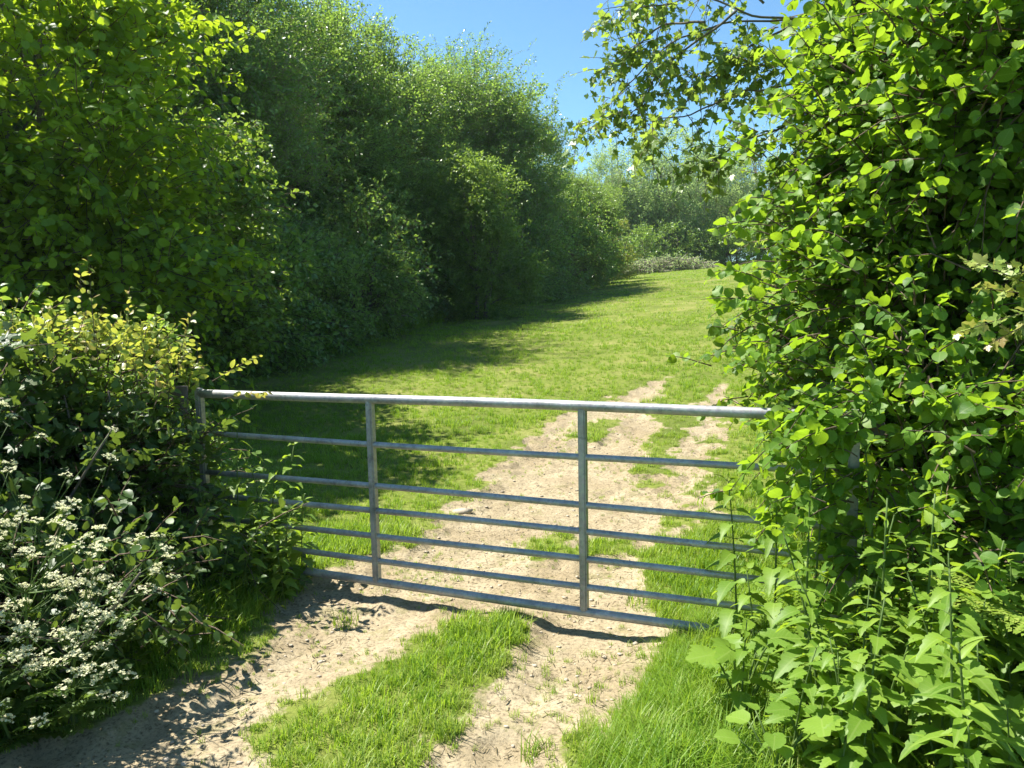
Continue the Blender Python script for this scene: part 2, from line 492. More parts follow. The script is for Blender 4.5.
M['grass'] = leaf_mat('grass_blade', [(.08, .17, .022), (.15, .275, .022), (.22, .325, .04), (.36, .38, .13)], (.48, .68, .03), .45, .45, .3, instancer=True)
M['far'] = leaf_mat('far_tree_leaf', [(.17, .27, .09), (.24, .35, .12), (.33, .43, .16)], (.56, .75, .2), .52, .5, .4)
M['yellow'] = leaf_mat('yellow_green_leaf', [(.14, .19, .03), (.18, .23, .035), (.22, .26, .05)], (.5, .55, .05), .4, .5, .3)
M['litter'] = leaf_mat('dry_straw', [(.06, .05, .03), (.20, .16, .09), (.34, .29, .17)], (.3, .25, .12), .2, .7, .2)
M['petal'] = flat_mat('white_petal', (.70, .68, .46), .6, .2, (.66, .68, .38))
M['stem'] = flat_mat('green_stem', (.12, .19, .05), .55, .3, (.2, .3, .06))
M['bark'] = bark_mat('grey_brown_bark', (.09, .075, .055), (.2, .17, .13))
M['twig'] = bark_mat('brown_twig', (.07, .05, .035), (.16, .12, .08), 40)
M['greytwig'] = bark_mat('pale_twig', (.19, .16, .12), (.3, .26, .2), 30)
M['post'] = bark_mat('weathered_wood', (.06, .05, .042), (.16, .135, .11), 14)
M['stone'] = bark_mat('pale_stone', (.3, .25, .18), (.48, .41, .32), 9)
M['ink'] = flat_mat('dark_ink', (.03, .035, .04), .6)
M['rubber'] = flat_mat('dark_iron', (.05, .05, .055), .5)

# ------------------------------------------------------------------ ground: one grid, its bare earth faces become the track


def axis(lo, hi, step, dlo, dhi, grow, far):
    a = list(np.arange(dlo, dhi + 1e-6, step))
    s = step; v = dhi
    while v < hi: s = min(s * grow, far); v += s; a.append(v)
    s = step; v = dlo
    while v > lo: s = min(s * grow, far); v -= s; a.insert(0, v)
    return np.array(a)


xs = axis(-260, 260, .032, -2.6, 2.2, 1.07, 12); ys = axis(-30, 420, .034, 2.4, 8.2, 1.045, 12)
GX, GY = np.meshgrid(xs, ys); fx, fy = GX.ravel(), GY.ravel()
gsd = dirt_sd(fx, fy)
gV = np.stack([fx, fy, terr0(fx, fy) + micro(fx, fy, gsd)], 1)
nx = len(xs); i = np.arange(len(ys) - 1)[:, None] * nx + np.arange(nx - 1)[None]
gQ = np.stack([i, i + 1, i + 1 + nx, i + nx], -1).reshape(-1, 4)
gd = sstep(-.10, .10, gsd)
face_dirt = gd[gQ].mean(1) > .5


def sub_sheet(name, mask):
    q = gQ[mask]; u, inv = np.unique(q, return_inverse=True)
    me = tri_mesh(name, gV[u], inv.reshape(q.shape), None, True)
    a = me.attributes.new('dirt', 'FLOAT', 'POINT'); a.data.foreach_set('value', np.ascontiguousarray(sstep(-.22, .06, gsd[u]), np.float32))
    return prop(link(name, me, M['ground']), kind='structure')


sub_sheet('field', ~face_dirt)
sub_sheet('dirt_track', face_dirt)

# ------------------------------------------------------------------ grass (uncountable: scattered tufts of blades)
PROTO = bpy.data.collections.new('grass_tufts')


def tuft_mesh(name, n, h, spread, lean, w, seg=3):
    V, T, Lc = [], [], []
    for b in range(n):
        a = R.uniform(0, 2 * PI); r = spread * math.sqrt(R.random())
        p = np.array([math.cos(a) * r, math.sin(a) * r, -.02])
        hh = h * R.uniform(.5, 1.15); az = R.uniform(0, 2 * PI); ln = lean * R.uniform(.2, 1.4)
        d = np.array([math.cos(az), math.sin(az), 0]); sd = np.array([-d[1], d[0], 0])
        o = len(V); v = R.random()
        for s in range(seg):
            t = s / seg
            c = p + np.array([0, 0, hh * t * (1 - .25 * ln * t)]) + d * (ln * hh * t * t)
            ww = w * (1 - t * .7) * .5
            V += [c - sd * ww, c + sd * ww]; Lc += [(-1, t, v), (1, t, v)]
        V.append(p + np.array([0, 0, hh * (1 - .25 * ln)]) + d * ln * hh); Lc.append((0, 1, v))
        for s in range(seg - 1):
            q = o + 2 * s
            T += [(q, q + 1, q + 3), (q, q + 3, q + 2)]
        q = o + 2 * (seg - 1); T.append((q, q + 1, q + 2))
    me = tri_mesh(name, np.array(V), np.array(T), np.array(Lc), False)
    me.materials.append(M['grass'])
    return me


def coll(name, meshes):
    c = bpy.data.collections.new(name)
    for k, me in enumerate(meshes): c.objects.link(bpy.data.objects.new('grass_tuft_shape', me))
    return c


SHORT = coll('short_tufts', [tuft_mesh('short_tuft', 16, 1.0, .55, .8, .075) for _ in range(4)])
LONG = coll('long_tufts', [tuft_mesh('long_tuft', 13, 1.0, .22, .75, .03, 4) for _ in range(4)])
SHEET = coll('wide_tufts', [tuft_mesh('wide_tuft', 26, 1.0, 2.2, .9, .16, 2) for _ in range(4)])


def scatter(name, label, cat, P, scale, tint, col):
    P = np.asarray(P, np.float32)
    me = bpy.data.meshes.new(name)
    me.vertices.add(len(P)); me.vertices.foreach_set('co', P.ravel())
    for nm, v in (('scl', scale), ('tint', tint), ('spin', R.uniform(0, 2 * PI, len(P)))):
        a = me.attributes.new(nm, 'FLOAT', 'POINT'); a.data.foreach_set('value', np.ascontiguousarray(v, np.float32))
    o = link(name, me, M['grass'])
    ng = bpy.data.node_groups.new('scatter_' + name, 'GeometryNodeTree')
    ng.interface.new_socket('Geometry', in_out='INPUT', socket_type='NodeSocketGeometry')
    ng.interface.new_socket('Geometry', in_out='OUTPUT', socket_type='NodeSocketGeometry')
    gi = ng.nodes.new('NodeGroupInput'); go = ng.nodes.new('NodeGroupOutput')
    ip = ng.nodes.new('GeometryNodeInstanceOnPoints'); ci = ng.nodes.new('GeometryNodeCollectionInfo')
    ci.inputs[0].default_value = col; ci.inputs[1].default_value = True; ci.inputs[2].default_value = True
    ip.inputs['Pick Instance'].default_value = True

    def attr(n):
        x = ng.nodes.new('GeometryNodeInputNamedAttribute'); x.data_type = 'FLOAT'; x.inputs[0].default_value = n
        return x.outputs[0]
    cx = ng.nodes.new('ShaderNodeCombineXYZ'); ng.links.new(attr('spin'), cx.inputs[2])
    ng.links.new(gi.outputs[0], ip.inputs['Points']); ng.links.new(ci.outputs[0], ip.inputs['Instance'])
    ng.links.new(cx.outputs[0], ip.inputs['Rotation']); ng.links.new(attr('scl'), ip.inputs['Scale'])
    ng.links.new(ip.outputs[0], go.inputs[0])
    md = o.modifiers.new('scatter', 'NODES'); md.node_group = ng
    return prop(o, label, cat, kind='stuff')


def rand_field(n, y0, y1, k=.86, m=1.6):
    Y = y0 + (y1 - y0) * R.random(n)
    X = (R.random(n) * 2 - 1) * (k * Y + m)
    return X, Y


def area(y0, y1, k=.86, m=1.6):
    return (k * (y1 * y1 - y0 * y0) + 2 * m * (y1 - y0))


VERGE = poly((560, 900), (575, 768), (600, 735), (640, 690), (668, 640), (720, 600), (800, 590), (1100, 600), (1300, 768), (1300, 900))
HEDGEFOOT = poly((-200, 900), (-60, 790), (10, 745), (90, 715), (150, 690), (215, 655), (268, 620), (300, 592), (280, 560), (200, 560), (0, 600), (-300, 700))


def lay_grass():
    bands = [(1.6, 3.6, 820), (3.6, 5.6, 640), (5.6, 8.5, 260), (8.5, 13, 120), (13, 20, 55)]
    PX, PY, SC, TI = [], [], [], []
    for y0, y1, den in bands:
        X, Y = rand_field(int(area(y0, y1) * den), y0, y1)
        sd = dirt_sd(X, Y)
        keep = (R.random(len(X)) < .10 + .90 * sstep(-.04, .2, -sd)) & (sd < .08)
        nz = .5 + fbm(X * 1.9, Y * 1.5, 4, 71)
        spr = (sd > 0) & (R.random(len(X)) < np.where(Y > 4.4, .75, .22) * sstep(.50, .72, nz) + np.where(Y > 4.4, .05, .02))
        keep |= spr
        X, Y, sd = X[keep], Y[keep], sd[keep]
        Q = np.stack([X, Y], 1)
        inv = sdist(Q, VERGE) > 0; inh = sdist(Q, HEDGEFOOT) > 0
        keep = ~(inv | inh) | (R.random(len(X)) < .25)
        X, Y, sd = X[keep], Y[keep], sd[keep]
        pat = vnoise(X * 1.1, Y * 1.1, 60); fine = vnoise(X * 5, Y * 5, 61)
        h = (.026 + .04 * pat + .028 * fine) * R.uniform(.7, 1.25, len(X))
        h = np.where((Y < 5.2) & (X < .6), h * 1.05, h)
        h *= 1 + sstep(6, 20, Y) * .1
        h *= np.clip(.42 + .58 * sstep(-.05, .22, -sd), .42, 1)
        PX.append(X); PY.append(Y); SC.append(h)
        TI.append(np.clip(.42 + .5 * (vnoise(X * .7, Y * .7, 62) - .5) + .5 * (vnoise(X * 3, Y * 3, 63) - .5) + R.normal(0, .2, len(X)) + .40 * sstep(-.4, -.05, sd) * (sd < 0) + .1 * (sd >= 0), 0, 1))
    X = np.concatenate(PX); Y = np.concatenate(PY); S = np.concatenate(SC); T = np.concatenate(TI)
    near = Y < 5.0
    # left of the gate line and nearer: the strip between the ruts
    for nm, lb, msk in (('track_grass', 'short green grass between and beside the wheel ruts on this side of the gate', near),
                        ('meadow_grass', 'sunlit short meadow grass of the field beyond the gate', ~near)):
        z = gz(X[msk], Y[msk])
        scatter(nm, lb, 'grass', np.stack([X[msk], Y[msk], z], 1), S[msk], T[msk], SHORT)
    # farther up the slope: broader tufts
    PX, PY = [], []
    for y0, y1, den in ((18, 30, 7), (30, 48, 3.2), (48, 80, 1.3)):
        X, Y = rand_field(int(area(y0, y1, .7, 2) * den), y0, y1, .7, 2); PX.append(X); PY.append(Y)
    X = np.concatenate(PX); Y = np.concatenate(PY)
    S = R.uniform(.06, .10, len(X)) * (1 + sstep(30, 70, Y) * .5)
    T = np.clip(.56 + .6 * (vnoise(X * .35, Y * .35, 66) - .5) + R.normal(0, .12, len(X)), 0, 1)
    scatter('pasture', 'bright green grass on the far slope of the field', 'grass', np.stack([X, Y, gz(X, Y)], 1), S, T, SHEET)
    # long grass of the right verge and under the left hedge
    for nm, lb, Q, n, h0, h1, tb in (('verge_grass', 'tall sunlit grass on the verge in front of the hazel bush', VERGE, 7000, .08, .21, .5),
                                     ('hedge_bottom_grass', 'long shaded grass at the foot of the left hedge', HEDGEFOOT, 2600, .14, .34, .25)):
        lo, hi = Q.min(0), Q.max(0); lo = np.maximum(lo, (-5, 1.5)); hi = np.minimum(hi, (5, 8))
        P = lo + (hi - lo) * R.random((n * 3, 2)); s = sdist(P, Q)
        P = P[s > 0]; s = s[s > 0]
        P, s = P[:n], s[:n]
        S = R.uniform(h0, h1, len(P)) * np.clip(.45 + s * 2.0, .4, 1)
        T = np.clip(tb + R.normal(0, .16, len(P)) + .5 * (vnoise(P[:, 0] * 4, P[:, 1] * 4, 8) - .5), 0, 1)
        scatter(nm, lb, 'grass', np.stack([P[:, 0], P[:, 1], gz(P[:, 0], P[:, 1])], 1), S, T, LONG)
    # rank grass along the wood edge
    P = []
    edge = np.array([[-9.5, 11.5], [-6.2, 14.5], [-4.6, 18], [-2.8, 23], [-.6, 28], [1.6, 33], [4.0, 41]])
    for a, b in zip(edge[:-1], edge[1:]):
        k = 650
        t = R.random((k, 1)); P.append(a + (b - a) * t + R.normal(0, .55, (k, 2)) + np.array([[-.4, .2]]))
    P = np.concatenate(P)
    scatter('rank_grass', 'long pale grass along the shaded edge of the wood', 'grass', np.stack([P[:, 0], P[:, 1], gz(P[:, 0], P[:, 1])], 1),
            R.uniform(.25, .6, len(P)), R.uniform(.2, .8, len(P)), LONG)


lay_grass()

# a few lone tufts standing in the bare earth
TUFT_LABELS = ['small sunlit grass tuft at the hedge foot left of the left rut', 'grass tuft at the edge of the dark hedge shadow, lower left',
               'low grass tuft in the left rut just before the gate', 'low grass clump on the near side of the strip between the ruts',
               'tiny grass tuft in the near end of the right rut', 'weedy grass tuft under the right part of the bottom rail']
for (px, py), lb in zip(TUFTPX[:6], TUFT_LABELS):
    g = g0(px, py); z = gz(*g)
    t = thing('grass_tuft', lb, 'grass tuft', (g[0], g[1], z))
    mb = MB()
    for _ in range(55):
        a = R.uniform(0, 2 * PI); r = .09 * math.sqrt(R.random()) * (.6 if px in (532, 448) else 1)
        h = R.uniform(.04, .12); az = R.uniform(0, 2 * PI)
        p = np.array([math.cos(a) * r, math.sin(a) * r, -.01]); d = np.array([math.cos(az), math.sin(az), 0]); sdv = np.array([-d[1], d[0], 0]) * .0028
        q = p + d * h * .15 + np.array([0, 0, h * .6]); e = p + d * h * .6 + np.array([0, 0, h])
        mb.add([p - sdv, p + sdv, q + sdv * .7, q - sdv * .7, e], [(0, 1, 2), (0, 2, 3), (3, 2, 4)], [(0, 0, R.uniform(.2, .9))] * 5)
    mb.build('blades', M['nettle'], t)

# stones and clods on the bare earth
mb = MB()
ico = bpy.data.meshes.new('stone_shape')
import bmesh
bm = bmesh.new(); bmesh.ops.create_icosphere(bm, subdivisions=1, radius=1.0)
iv = np.array([v.co[:] for v in bm.verts]); it = np.array([[v.index for v in f.verts] for f in bm.faces]); bm.free()
X, Y = rand_field(60000, 2.2, 11, .5, 0)
sd = dirt_sd(X, Y); k = sd > .02
X, Y = X[k][:3000], Y[k][:3000]
Z = gz(X, Y)
for x, y, z in zip(X, Y, Z):
    s = .0018 + .007 * R.random() ** 9 * 2.0
    mb.add(iv * R.uniform(.6, 1.2, (len(iv), 1)) * np.array([s * R.uniform(.8, 1.6), s, s * .6]) + [x, y, z + s * .2], it, np.full((len(iv), 3), R.random()))
prop(mb.build('track_stones', M['stone']), 'small pale stones and clods strewn over the dry track', 'stones', kind='stuff')
mb = MB()
X, Y = rand_field(90000, 2.2, 10, .5, 0)
sd = dirt_sd(X, Y); k = (sd > -.02) & (vnoise(X * 3, Y * 3, 15) > .35)
X, Y = X[k][:3000], Y[k][:3000]; Z = gz(X, Y)
n = len(X); az = R.uniform(0, 2 * PI, n)
mb.leaves((np.array([(-.06, 0, 0), (.06, 0, 0), (.05, 1, .02), (-.05, 1, .02)], float), np.array([(0, 1, 2), (0, 2, 3)])), np.stack([X, Y, Z + .006], 1),
          np.stack([np.cos(az), np.sin(az), R.normal(0, .12, n)], 1), np.tile([0, 0, 1.], (n, 1)) + R.normal(0, .3, (n, 3)), R.uniform(.012, .045, n), R.random(n))
prop(mb.build('track_litter', M['litter']), 'bits of dry straw and leaf crumbs lying on the bare track', 'litter', kind='stuff')
mb = MB()
s = .1; g = g0(462, 510)
fl = iv.copy() * R.uniform(.75, 1.15, (len(iv), 1)) * np.array([.10, .07, .028])
mb.add(fl, it)
t = thing('stone', 'flat pale stone in the track edge beyond the middle gate bars', 'stone', (g[0], g[1], gz(*g) + .015)); mb.build('stone_body', M['stone'], t)

# ------------------------------------------------------------------ the field gate
GA = np.array([-.8131, 4.3557]); GD = np.array([math.cos(-.39518), math.sin(-.39518)]); SP = 1.26466
TOP = CAM_Z - .5508; HG = 1.08
frac = [0, .241, .471, .605, .742, .878, 1.0]
g0_ = GA - GD * SP
gate = thing('field_gate', 'galvanised steel seven-bar field gate closed across the track', 'gate', (g0_[0], g0_[1], 0), rz=-.39518)
LEN = 3 * SP


def rail(name, z, r, x0=0.0, x1=LEN, parent=gate, sides=16):
    mb = MB()
    n = 24; xx = np.linspace(x0, x1, n)
    mb.tube(np.stack([xx, np.zeros(n), z + .004 * np.sin(xx * 1.7 + z * 9) * (1 if r < .03 else .3)], 1), r, sides)
    return mb.build(name, M['galv'], parent, True)


top = rail('top_rail', TOP, .0265)
bot = rail('bottom_rail', TOP - HG, .0235)
for f in frac[1:-1]: rail('rail', TOP - f * HG, .0172)


def bar(name, x, z0, z1, w, d, mat=None, parent=gate, y=0.0):
    bm = bmesh.new(); bmesh.ops.create_cube(bm, size=1.0)
    bmesh.ops.scale(bm, vec=(w, d, z1 - z0), verts=bm.verts); bmesh.ops.translate(bm, vec=(x, y, (z0 + z1) / 2), verts=bm.verts)
    bmesh.ops.bevel(bm, geom=bm.edges[:], offset=min(w, d) * .18, segments=2, affect='EDGES')
    me = bpy.data.meshes.new(name); bm.to_mesh(me); bm.free()
    return link(name, me, mat or M['galv'], parent)


for k in (1, 2): bar('upright', k * SP, TOP - HG, TOP - .004, .040, .048)
for x in (0.0, LEN): bar('end_stile', x, TOP - HG - .03, TOP + .03, .046, .05)
# latch and hinges
lt = bar('latch', -.055, TOP - .36, TOP - .33, .11, .022, M['galv']); bar('latch_handle', -.02, TOP - .36, TOP - .24, .016, .016, M['rubber'], lt, -.03)
for z in (TOP - .05, TOP - HG + .1): bar('hinge', LEN + .06, z - .03, z + .03, .12, .03, M['rubber'])
# faded printed marking near the latch end of the top rail (no letter of it can be read)
mk = MB()
x = .125
for w_, h_ in ((.016, .016), (.014, .016), (.018, .014), (.010, .005), (.02, .006)):
    for q in range(2):
        a0 = 1.92 + q * .22
        ang = np.array([a0, a0 + .14])
        pts = []
        for xx in (x, x + w_):
            for an in ang: pts.append((xx, -math.sin(an) * .0272, TOP + math.cos(an - .35) * .0272 * 1.0))
        mk.add(pts, [(0, 1, 3), (0, 3, 2)])
    x += w_ + .006
MARK = mk
gp = thing('gate_post', 'dark weathered wooden post at the latch end of the gate', 'post', (*(g0_ - GD * .17), 0))
mb = MB(); zz = np.linspace(-.25, 1.2, 7)
mb.tube(np.stack([.004 * np.sin(zz * 3), .004 * np.cos(zz * 4), zz], 1), .055, 12); mb.build('post_shaft', M['post'], gp, True)
bar('latch_plate', .08, TOP - .39, TOP - .3, .012, .06, M['rubber'], gp)


# ------------------------------------------------------------------ trees and shrubs
def limb_pts(a, b, sag=.15, n=6):
    t = np.linspace(0, 1, n)[:, None]
    k = np.linalg.norm(b - a)
    mid = np.array([0, 0, 1.]) * k * sag + R.normal(0, .06 * k, 3)
    return a + (b - a) * t + mid * (4 * t * (1 - t)) * .5


def crown_points(ell, n, shell=.55, clump=.35, ncl=90, lump=.22):
    """spray positions in a crown of ellipsoids, gathered in clumps; returns points, outward directions, clump centres"""
    ell = np.array(ell, float)
    w = (ell[:, 3] * ell[:, 4] * ell[:, 5]) ** (2 / 3); w /= w.sum()

    def samp(m, lo):
        e = ell[R.choice(len(ell), m, p=w)]
        d = rnd_dir(m)
        ph = np.sin(d[:, 0] * 5 + e[:, 0]) * np.sin(d[:, 1] * 5.7 + e[:, 1] * 2) + np.sin(d[:, 2] * 7.1 + d[:, 0] * 3 + e[:, 2])
        r = (lo + (1 - lo) * R.random(m) ** .6) * (1 + lump * .6 * ph)
        return e[:, :3] + d * r[:, None] * e[:, 3:], unit(d / e[:, 3:])
    cc, cd = samp(ncl, .75)
    m1 = int(n * .80)
    ix = R.integers(0, ncl, m1)
    sg = clump * R.uniform(.5, 1.3, ncl)[ix]
    P1 = cc[ix] + R.normal(0, 1, (m1, 3)) * sg[:, None] * np.array([1, 1, .7])
    D1 = unit(cd[ix] + (P1 - cc[ix]) / (sg[:, None] + .01) * .35)
    P2, D2 = samp(n - m1, shell)
    cv = R.uniform(-.32, .32, ncl)
    return np.concatenate([P1, P2]), np.concatenate([D1, D2]), cc, np.concatenate([cv[ix], np.full(n - m1, -.1)])


def tree_parts(root, ell, tm, lmat, tmat, nspray, k, leaf, L=(.4, .8), trunk=(.16, .05), ncl=90, clump=.4, up=.5, jit=.7, droop=.3,
               outw=.7, upd=.35, twigs=True, stems=1, shell=.5, lump=.22, zmin=.05, spread=.25, name='foliage', limbs=None):
    ell = np.array(ell, float)
    P, D, cc, vb = crown_points(ell, nspray, shell, clump, ncl, lump)
    ok = P[:, 2] > zmin
    P, D, vb = P[ok], D[ok], vb[ok]
    D = unit(D * outw + np.array([0, 0, upd]) + R.normal(0, .35, P.shape))
    mb, tw = MB(), MB()
    spray(mb, tw if twigs else None, tm, P, D, R.uniform(L[0], L[1], len(P)), k, leaf, droop, up, jit, twr=(.006, .002), seg=3, vb=vb)
    topz = (ell[:, 2] + ell[:, 5]).max(); ctr = (ell[:, :3] * ell[:, 3:4]).sum(0) / ell[:, 3].sum()
    tk = MB(); ends = []
    for s_ in range(stems):
        a = R.uniform(0, 2 * PI); b0 = np.array([math.cos(a), math.sin(a), 0]) * (spread * (stems > 1))
        tp = np.array([ctr[0] * .6, ctr[1] * .6, topz * .8]) + b0 * 3.0 + np.array([R.normal(0, .2), R.normal(0, .2), 0])
        pts = limb_pts(b0 + [0, 0, -.1], tp, .02, 9)
        tk.tube(pts, np.linspace(trunk[0], trunk[1], 9), 8); ends.append(pts)
    tk.build('trunk' if stems == 1 else 'stems', M['bark'], root, True)
    br = MB()
    for c in cc[: (limbs or min(len(cc), 60))]:
        pts = ends[R.integers(0, len(ends))]
        hz = np.clip(c[2] * R.uniform(.35, .7), pts[0, 2], pts[-1, 2])
        j = int(np.argmin(np.abs(pts[:, 2] - hz)))
        dist = np.linalg.norm(c - pts[j])
        c = pts[j] + (c - pts[j]) * .82
        br.tube(limb_pts(pts[j], c, .12, 6), np.linspace(min(.05, trunk[0] * .45) * (.5 + dist * .15), .006, 6), 5)
    br.build('branches', M['bark'], root, True)
    if twigs: tw.build('twigs', tmat, root)
    mb.build(name, lmat, root)
    return cc


def copy_thing(o, loc, rz, sc, label, group=None, cat=None, name=None):
    c = o.copy(); C.objects.link(c)
    if name: c.name = name
    c.location = loc; c.rotation_euler = (0, 0, rz); c.scale = sc
    c['label'] = label
    if cat: c['category'] = cat
    if group: c['group'] = group
    for ch in o.children:
        d = ch.copy(); C.objects.link(d); d.parent = c
    return c


def on(px, Y):
    p = at(px, 300, Y)
    return np.array([p[0], Y, gz(p[0], Y)])


# --- the wood: four kinds of tree modelled, the others are copies of them
WG = 'trees of the wood left of the field'
wa = thing('willow_tree', 'tall grey-green willow whose crown leaves the top of the picture, behind the yellow-green tree', 'tree', on(203, 18), WG)
tree_parts(wa, [(0, 0, 5.2, 2.5, 2.4, 4.0), (.9, -.5, 7.3, 1.9, 1.8, 2.6), (-1.2, .3, 7.0, 1.7, 1.6, 2.4), (.3, -.9, 3.0, 2.4, 2.0, 2.3)], L_SIMPLE, M['willow'], M['greytwig'],
           11000, 12, .086, (.4, .85), (.22, .06), 75, .55, .45, .8, .25, .65, .45, lump=.3)
wb = thing('field_maple_tree', 'rounded maple with bare twigs on its crown, right of the tall willow', 'tree', on(390, 25.5), WG)
tree_parts(wb, [(0, 0, 4.3, 2.3, 2.2, 3.6), (.3, -.3, 6.4, 1.7, 1.6, 2.1), (-1.1, -.2, 5.2, 1.5, 1.5, 2.4), (.5, -.9, 2.4, 2.2, 1.7, 2.2)], L_SIMPLE, M['ash'], M['twig'],
           10500, 12, .092, (.35, .75), (.2, .05), 70, .52, .5, .8, .25, .7, .4, lump=.3)
tw = MB()
n = 26
O = np.stack([R.normal(-.2, .8, n), R.normal(0, .5, n), R.uniform(7.4, 8.1, n)], 1); D = unit(np.stack([R.normal(0, .22, n), R.normal(0, .2, n), np.ones(n)], 1))
tw.twigs(O[:, None] + D[:, None] * (np.linspace(0, 1, 4)[None, :, None] * R.uniform(.7, 1.5, n)[:, None, None]), .012, .003)
tw.build('bare_brushwood', M['greytwig'], wb)
wc = thing('willow_tree', 'broad rounded willow standing against the sky at the right end of the wood', 'tree', on(487, 31.5), WG)
tree_parts(wc, [(0, 0, 4.6, 2.9, 2.6, 3.9), (-.9, 0, 6.6, 2.1, 1.9, 2.4), (1.2, -.2, 5.4, 1.8, 1.7, 2.6), (.3, -.8, 2.5, 2.8, 2.0, 2.3)], L_SIMPLE, M['willow'], M['greytwig'],
           10500, 12, .106, (.4, .85), (.24, .06), 80, .6, .45, .8, .22, .7, .4, lump=.3)
for ch in wc.children:
    if ch.name.startswith('foliage'): ch.data.materials[0] = M['ash']
cp = [
    (wb, 312, 22.5, 2.1, (1.0, 1.0, 1.03), 'leafy maple filling the gap between the tall willow and the twig-topped maple', 'field_maple_tree'),
    (wa, 442, 29.5, 1.2, (.95, .95, .92), 'grey-green willow wedged between the twig-topped maple and the broad willow', 'willow_tree'),
    (wb, 578, 38, 4.0, (.8, .8, .62), 'small dark maple at the far right end of the wood edge', 'field_maple_tree'),
    (wa, 120, 17.0, 3.0, (1.0, 1.0, 1.05), 'tall willow showing just above the sunlit top of the yellow-green tree', 'willow_tree'),
    (wc, 60, 15.5, 2.2, (.95, .95, 1.0), 'big broad tree hidden behind the yellow-green tree at the upper left', 'willow_tree'),
    (wb, -230, 9.8, 1.5, (.9, .9, .78), 'added unseen maple outside the left border, shading the yellow-green tree', 'field_maple_tree'),  # out of view, added to keep sun off the lower yellow-green tree
    (wb, -90, 15.0, .5, (1.1, 1.1, 1.1), 'tall maple beyond the left border of the picture', 'field_maple_tree'),
]
for src, px, Y, rz, sc, lb, nm in cp: copy_thing(src, on(px, Y), rz, sc, lb, WG, 'tree', nm)
for k, (src, px, Y, rz, s) in enumerate([(wc, 150, 22, 1, 1.05), (wa, 260, 24.5, 2.4, .95), (wb, 360, 30, 3.3, .95), (wc, 440, 36, 5.1, .9), (wa, 520, 41, .4, .8)]):
    copy_thing(src, on(px, Y), rz, (s, s, s), 'tree of the second row inside the wood, hidden behind the front trees', 'second row of the wood', 'tree', src.name.split('.')[0])

# --- undergrowth along the wood edge
hw = thing('hawthorn_bush', 'sunlit pale green hawthorn bush leaning out of the middle of the wood edge', 'bush', on(476, 23.2), 'bushes along the wood edge')
tree_parts(hw, [(0, 0, 2.5, 1.0, .9, 2.2), (.45, -.2, 1.2, 1.1, 1.0, 1.3), (-.4, 0, 3.7, .65, .6, 1.0)], L_SIMPLE, M['thorn'], M['stem'], 3400, 10, .088, (.3, .6), (.06, .02), 60, .3,
           .55, .7, .3, .7, .35, stems=3)
ub = thing('elder_bush', 'dark leafy bush at the foot of the tall willow', 'bush', on(292, 16.6), 'bushes along the wood edge')
tree_parts(ub, [(0, 0, 1.0, 1.3, 1.1, 1.3), (.5, -.3, .8, 1.1, .9, .9), (-.6, .1, 1.5, .9, .8, 1.1)], L_SIMPLE, M['ash'], M['twig'], 1500, 10, .10, (.3, .7), (.05, .02), 50, .3, .6, .6, .35, .8, .2, stems=4)
for src, px, Y, rz, sc, lb, nm in [
    (ub, 225, 14.2, 1.2, (1.1, 1.1, 1.25), 'dark bush at the wood edge just above the bramble shoots', 'elder_bush'),
    (ub, 350, 19.6, 2.6, (1.1, 1.1, 1.2), 'dark low bush between the tall willow and the twig-topped maple', 'elder_bush'),
    (ub, 405, 22.6, 4.4, (1, 1, 1.2), 'dark low bush with pale sprigs under the twig-topped maple', 'elder_bush'),
    (ub, 520, 28.6, .4, (1.2, 1.2, 1.25), 'dark bush right of the sunlit hawthorn', 'elder_bush'),
    (ub, 560, 33.5, 3.1, (1.2, 1.2, 1.3), 'dark bush under the right side of the broad willow', 'elder_bush'),
    (hw, 384, 22.8, 1.8, (.9, .9, .95), 'half-lit hawthorn in front of the twig-topped maple', 'hawthorn_bush'),
    (hw, 545, 34.5, 2.2, (.9, .9, .8), 'shaded hawthorn at the right foot of the broad willow', 'hawthorn_bush'),
    (hw, 588, 40, 5.2, (1.1, 1.1, .8), 'green hawthorn in front of the small dark maple at the wood end', 'hawthorn_bush'),
]: copy_thing(src, on(px, Y), rz, sc, lb, 'bushes along the wood edge', 'bush', nm)
yb = thing('yellow_bush', 'bright yellow-green bush at the far corner of the field', 'bush', on(609, 45))
tree_parts(yb, [(0, 0, 1.6, 1.1, 1.0, 1.8), (.3, 0, .8, 1.2, 1, 1.0)], L_SIMPLE, M['yellow'], M['twig'], 900, 9, .12, (.3, .7), (.05, .02), 40, .3, .5, .7, .3, .7, .35, stems=3)
lg = thing('fallen_branch', 'pale fallen branch lying in the dark under the wood edge', 'branch', on(365, 18.6) + [0, 0, .35])
mb = MB(); mb.tube(limb_pts(np.array([-.9, 0, .1]), np.array([1.0, .2, .22]), .1, 8), np.linspace(.035, .012, 8), 6)
mb.tube(limb_pts(np.array([.2, .05, .2]), np.array([.7, -.3, .6]), .1, 6), np.linspace(.02, .006, 6), 5)
mb.tube(np.array([[-.9, 0, -.45], [-.88, 0, .1]]), [.03, .035], 6)
mb.build('branch_wood', M['greytwig'], lg, True)

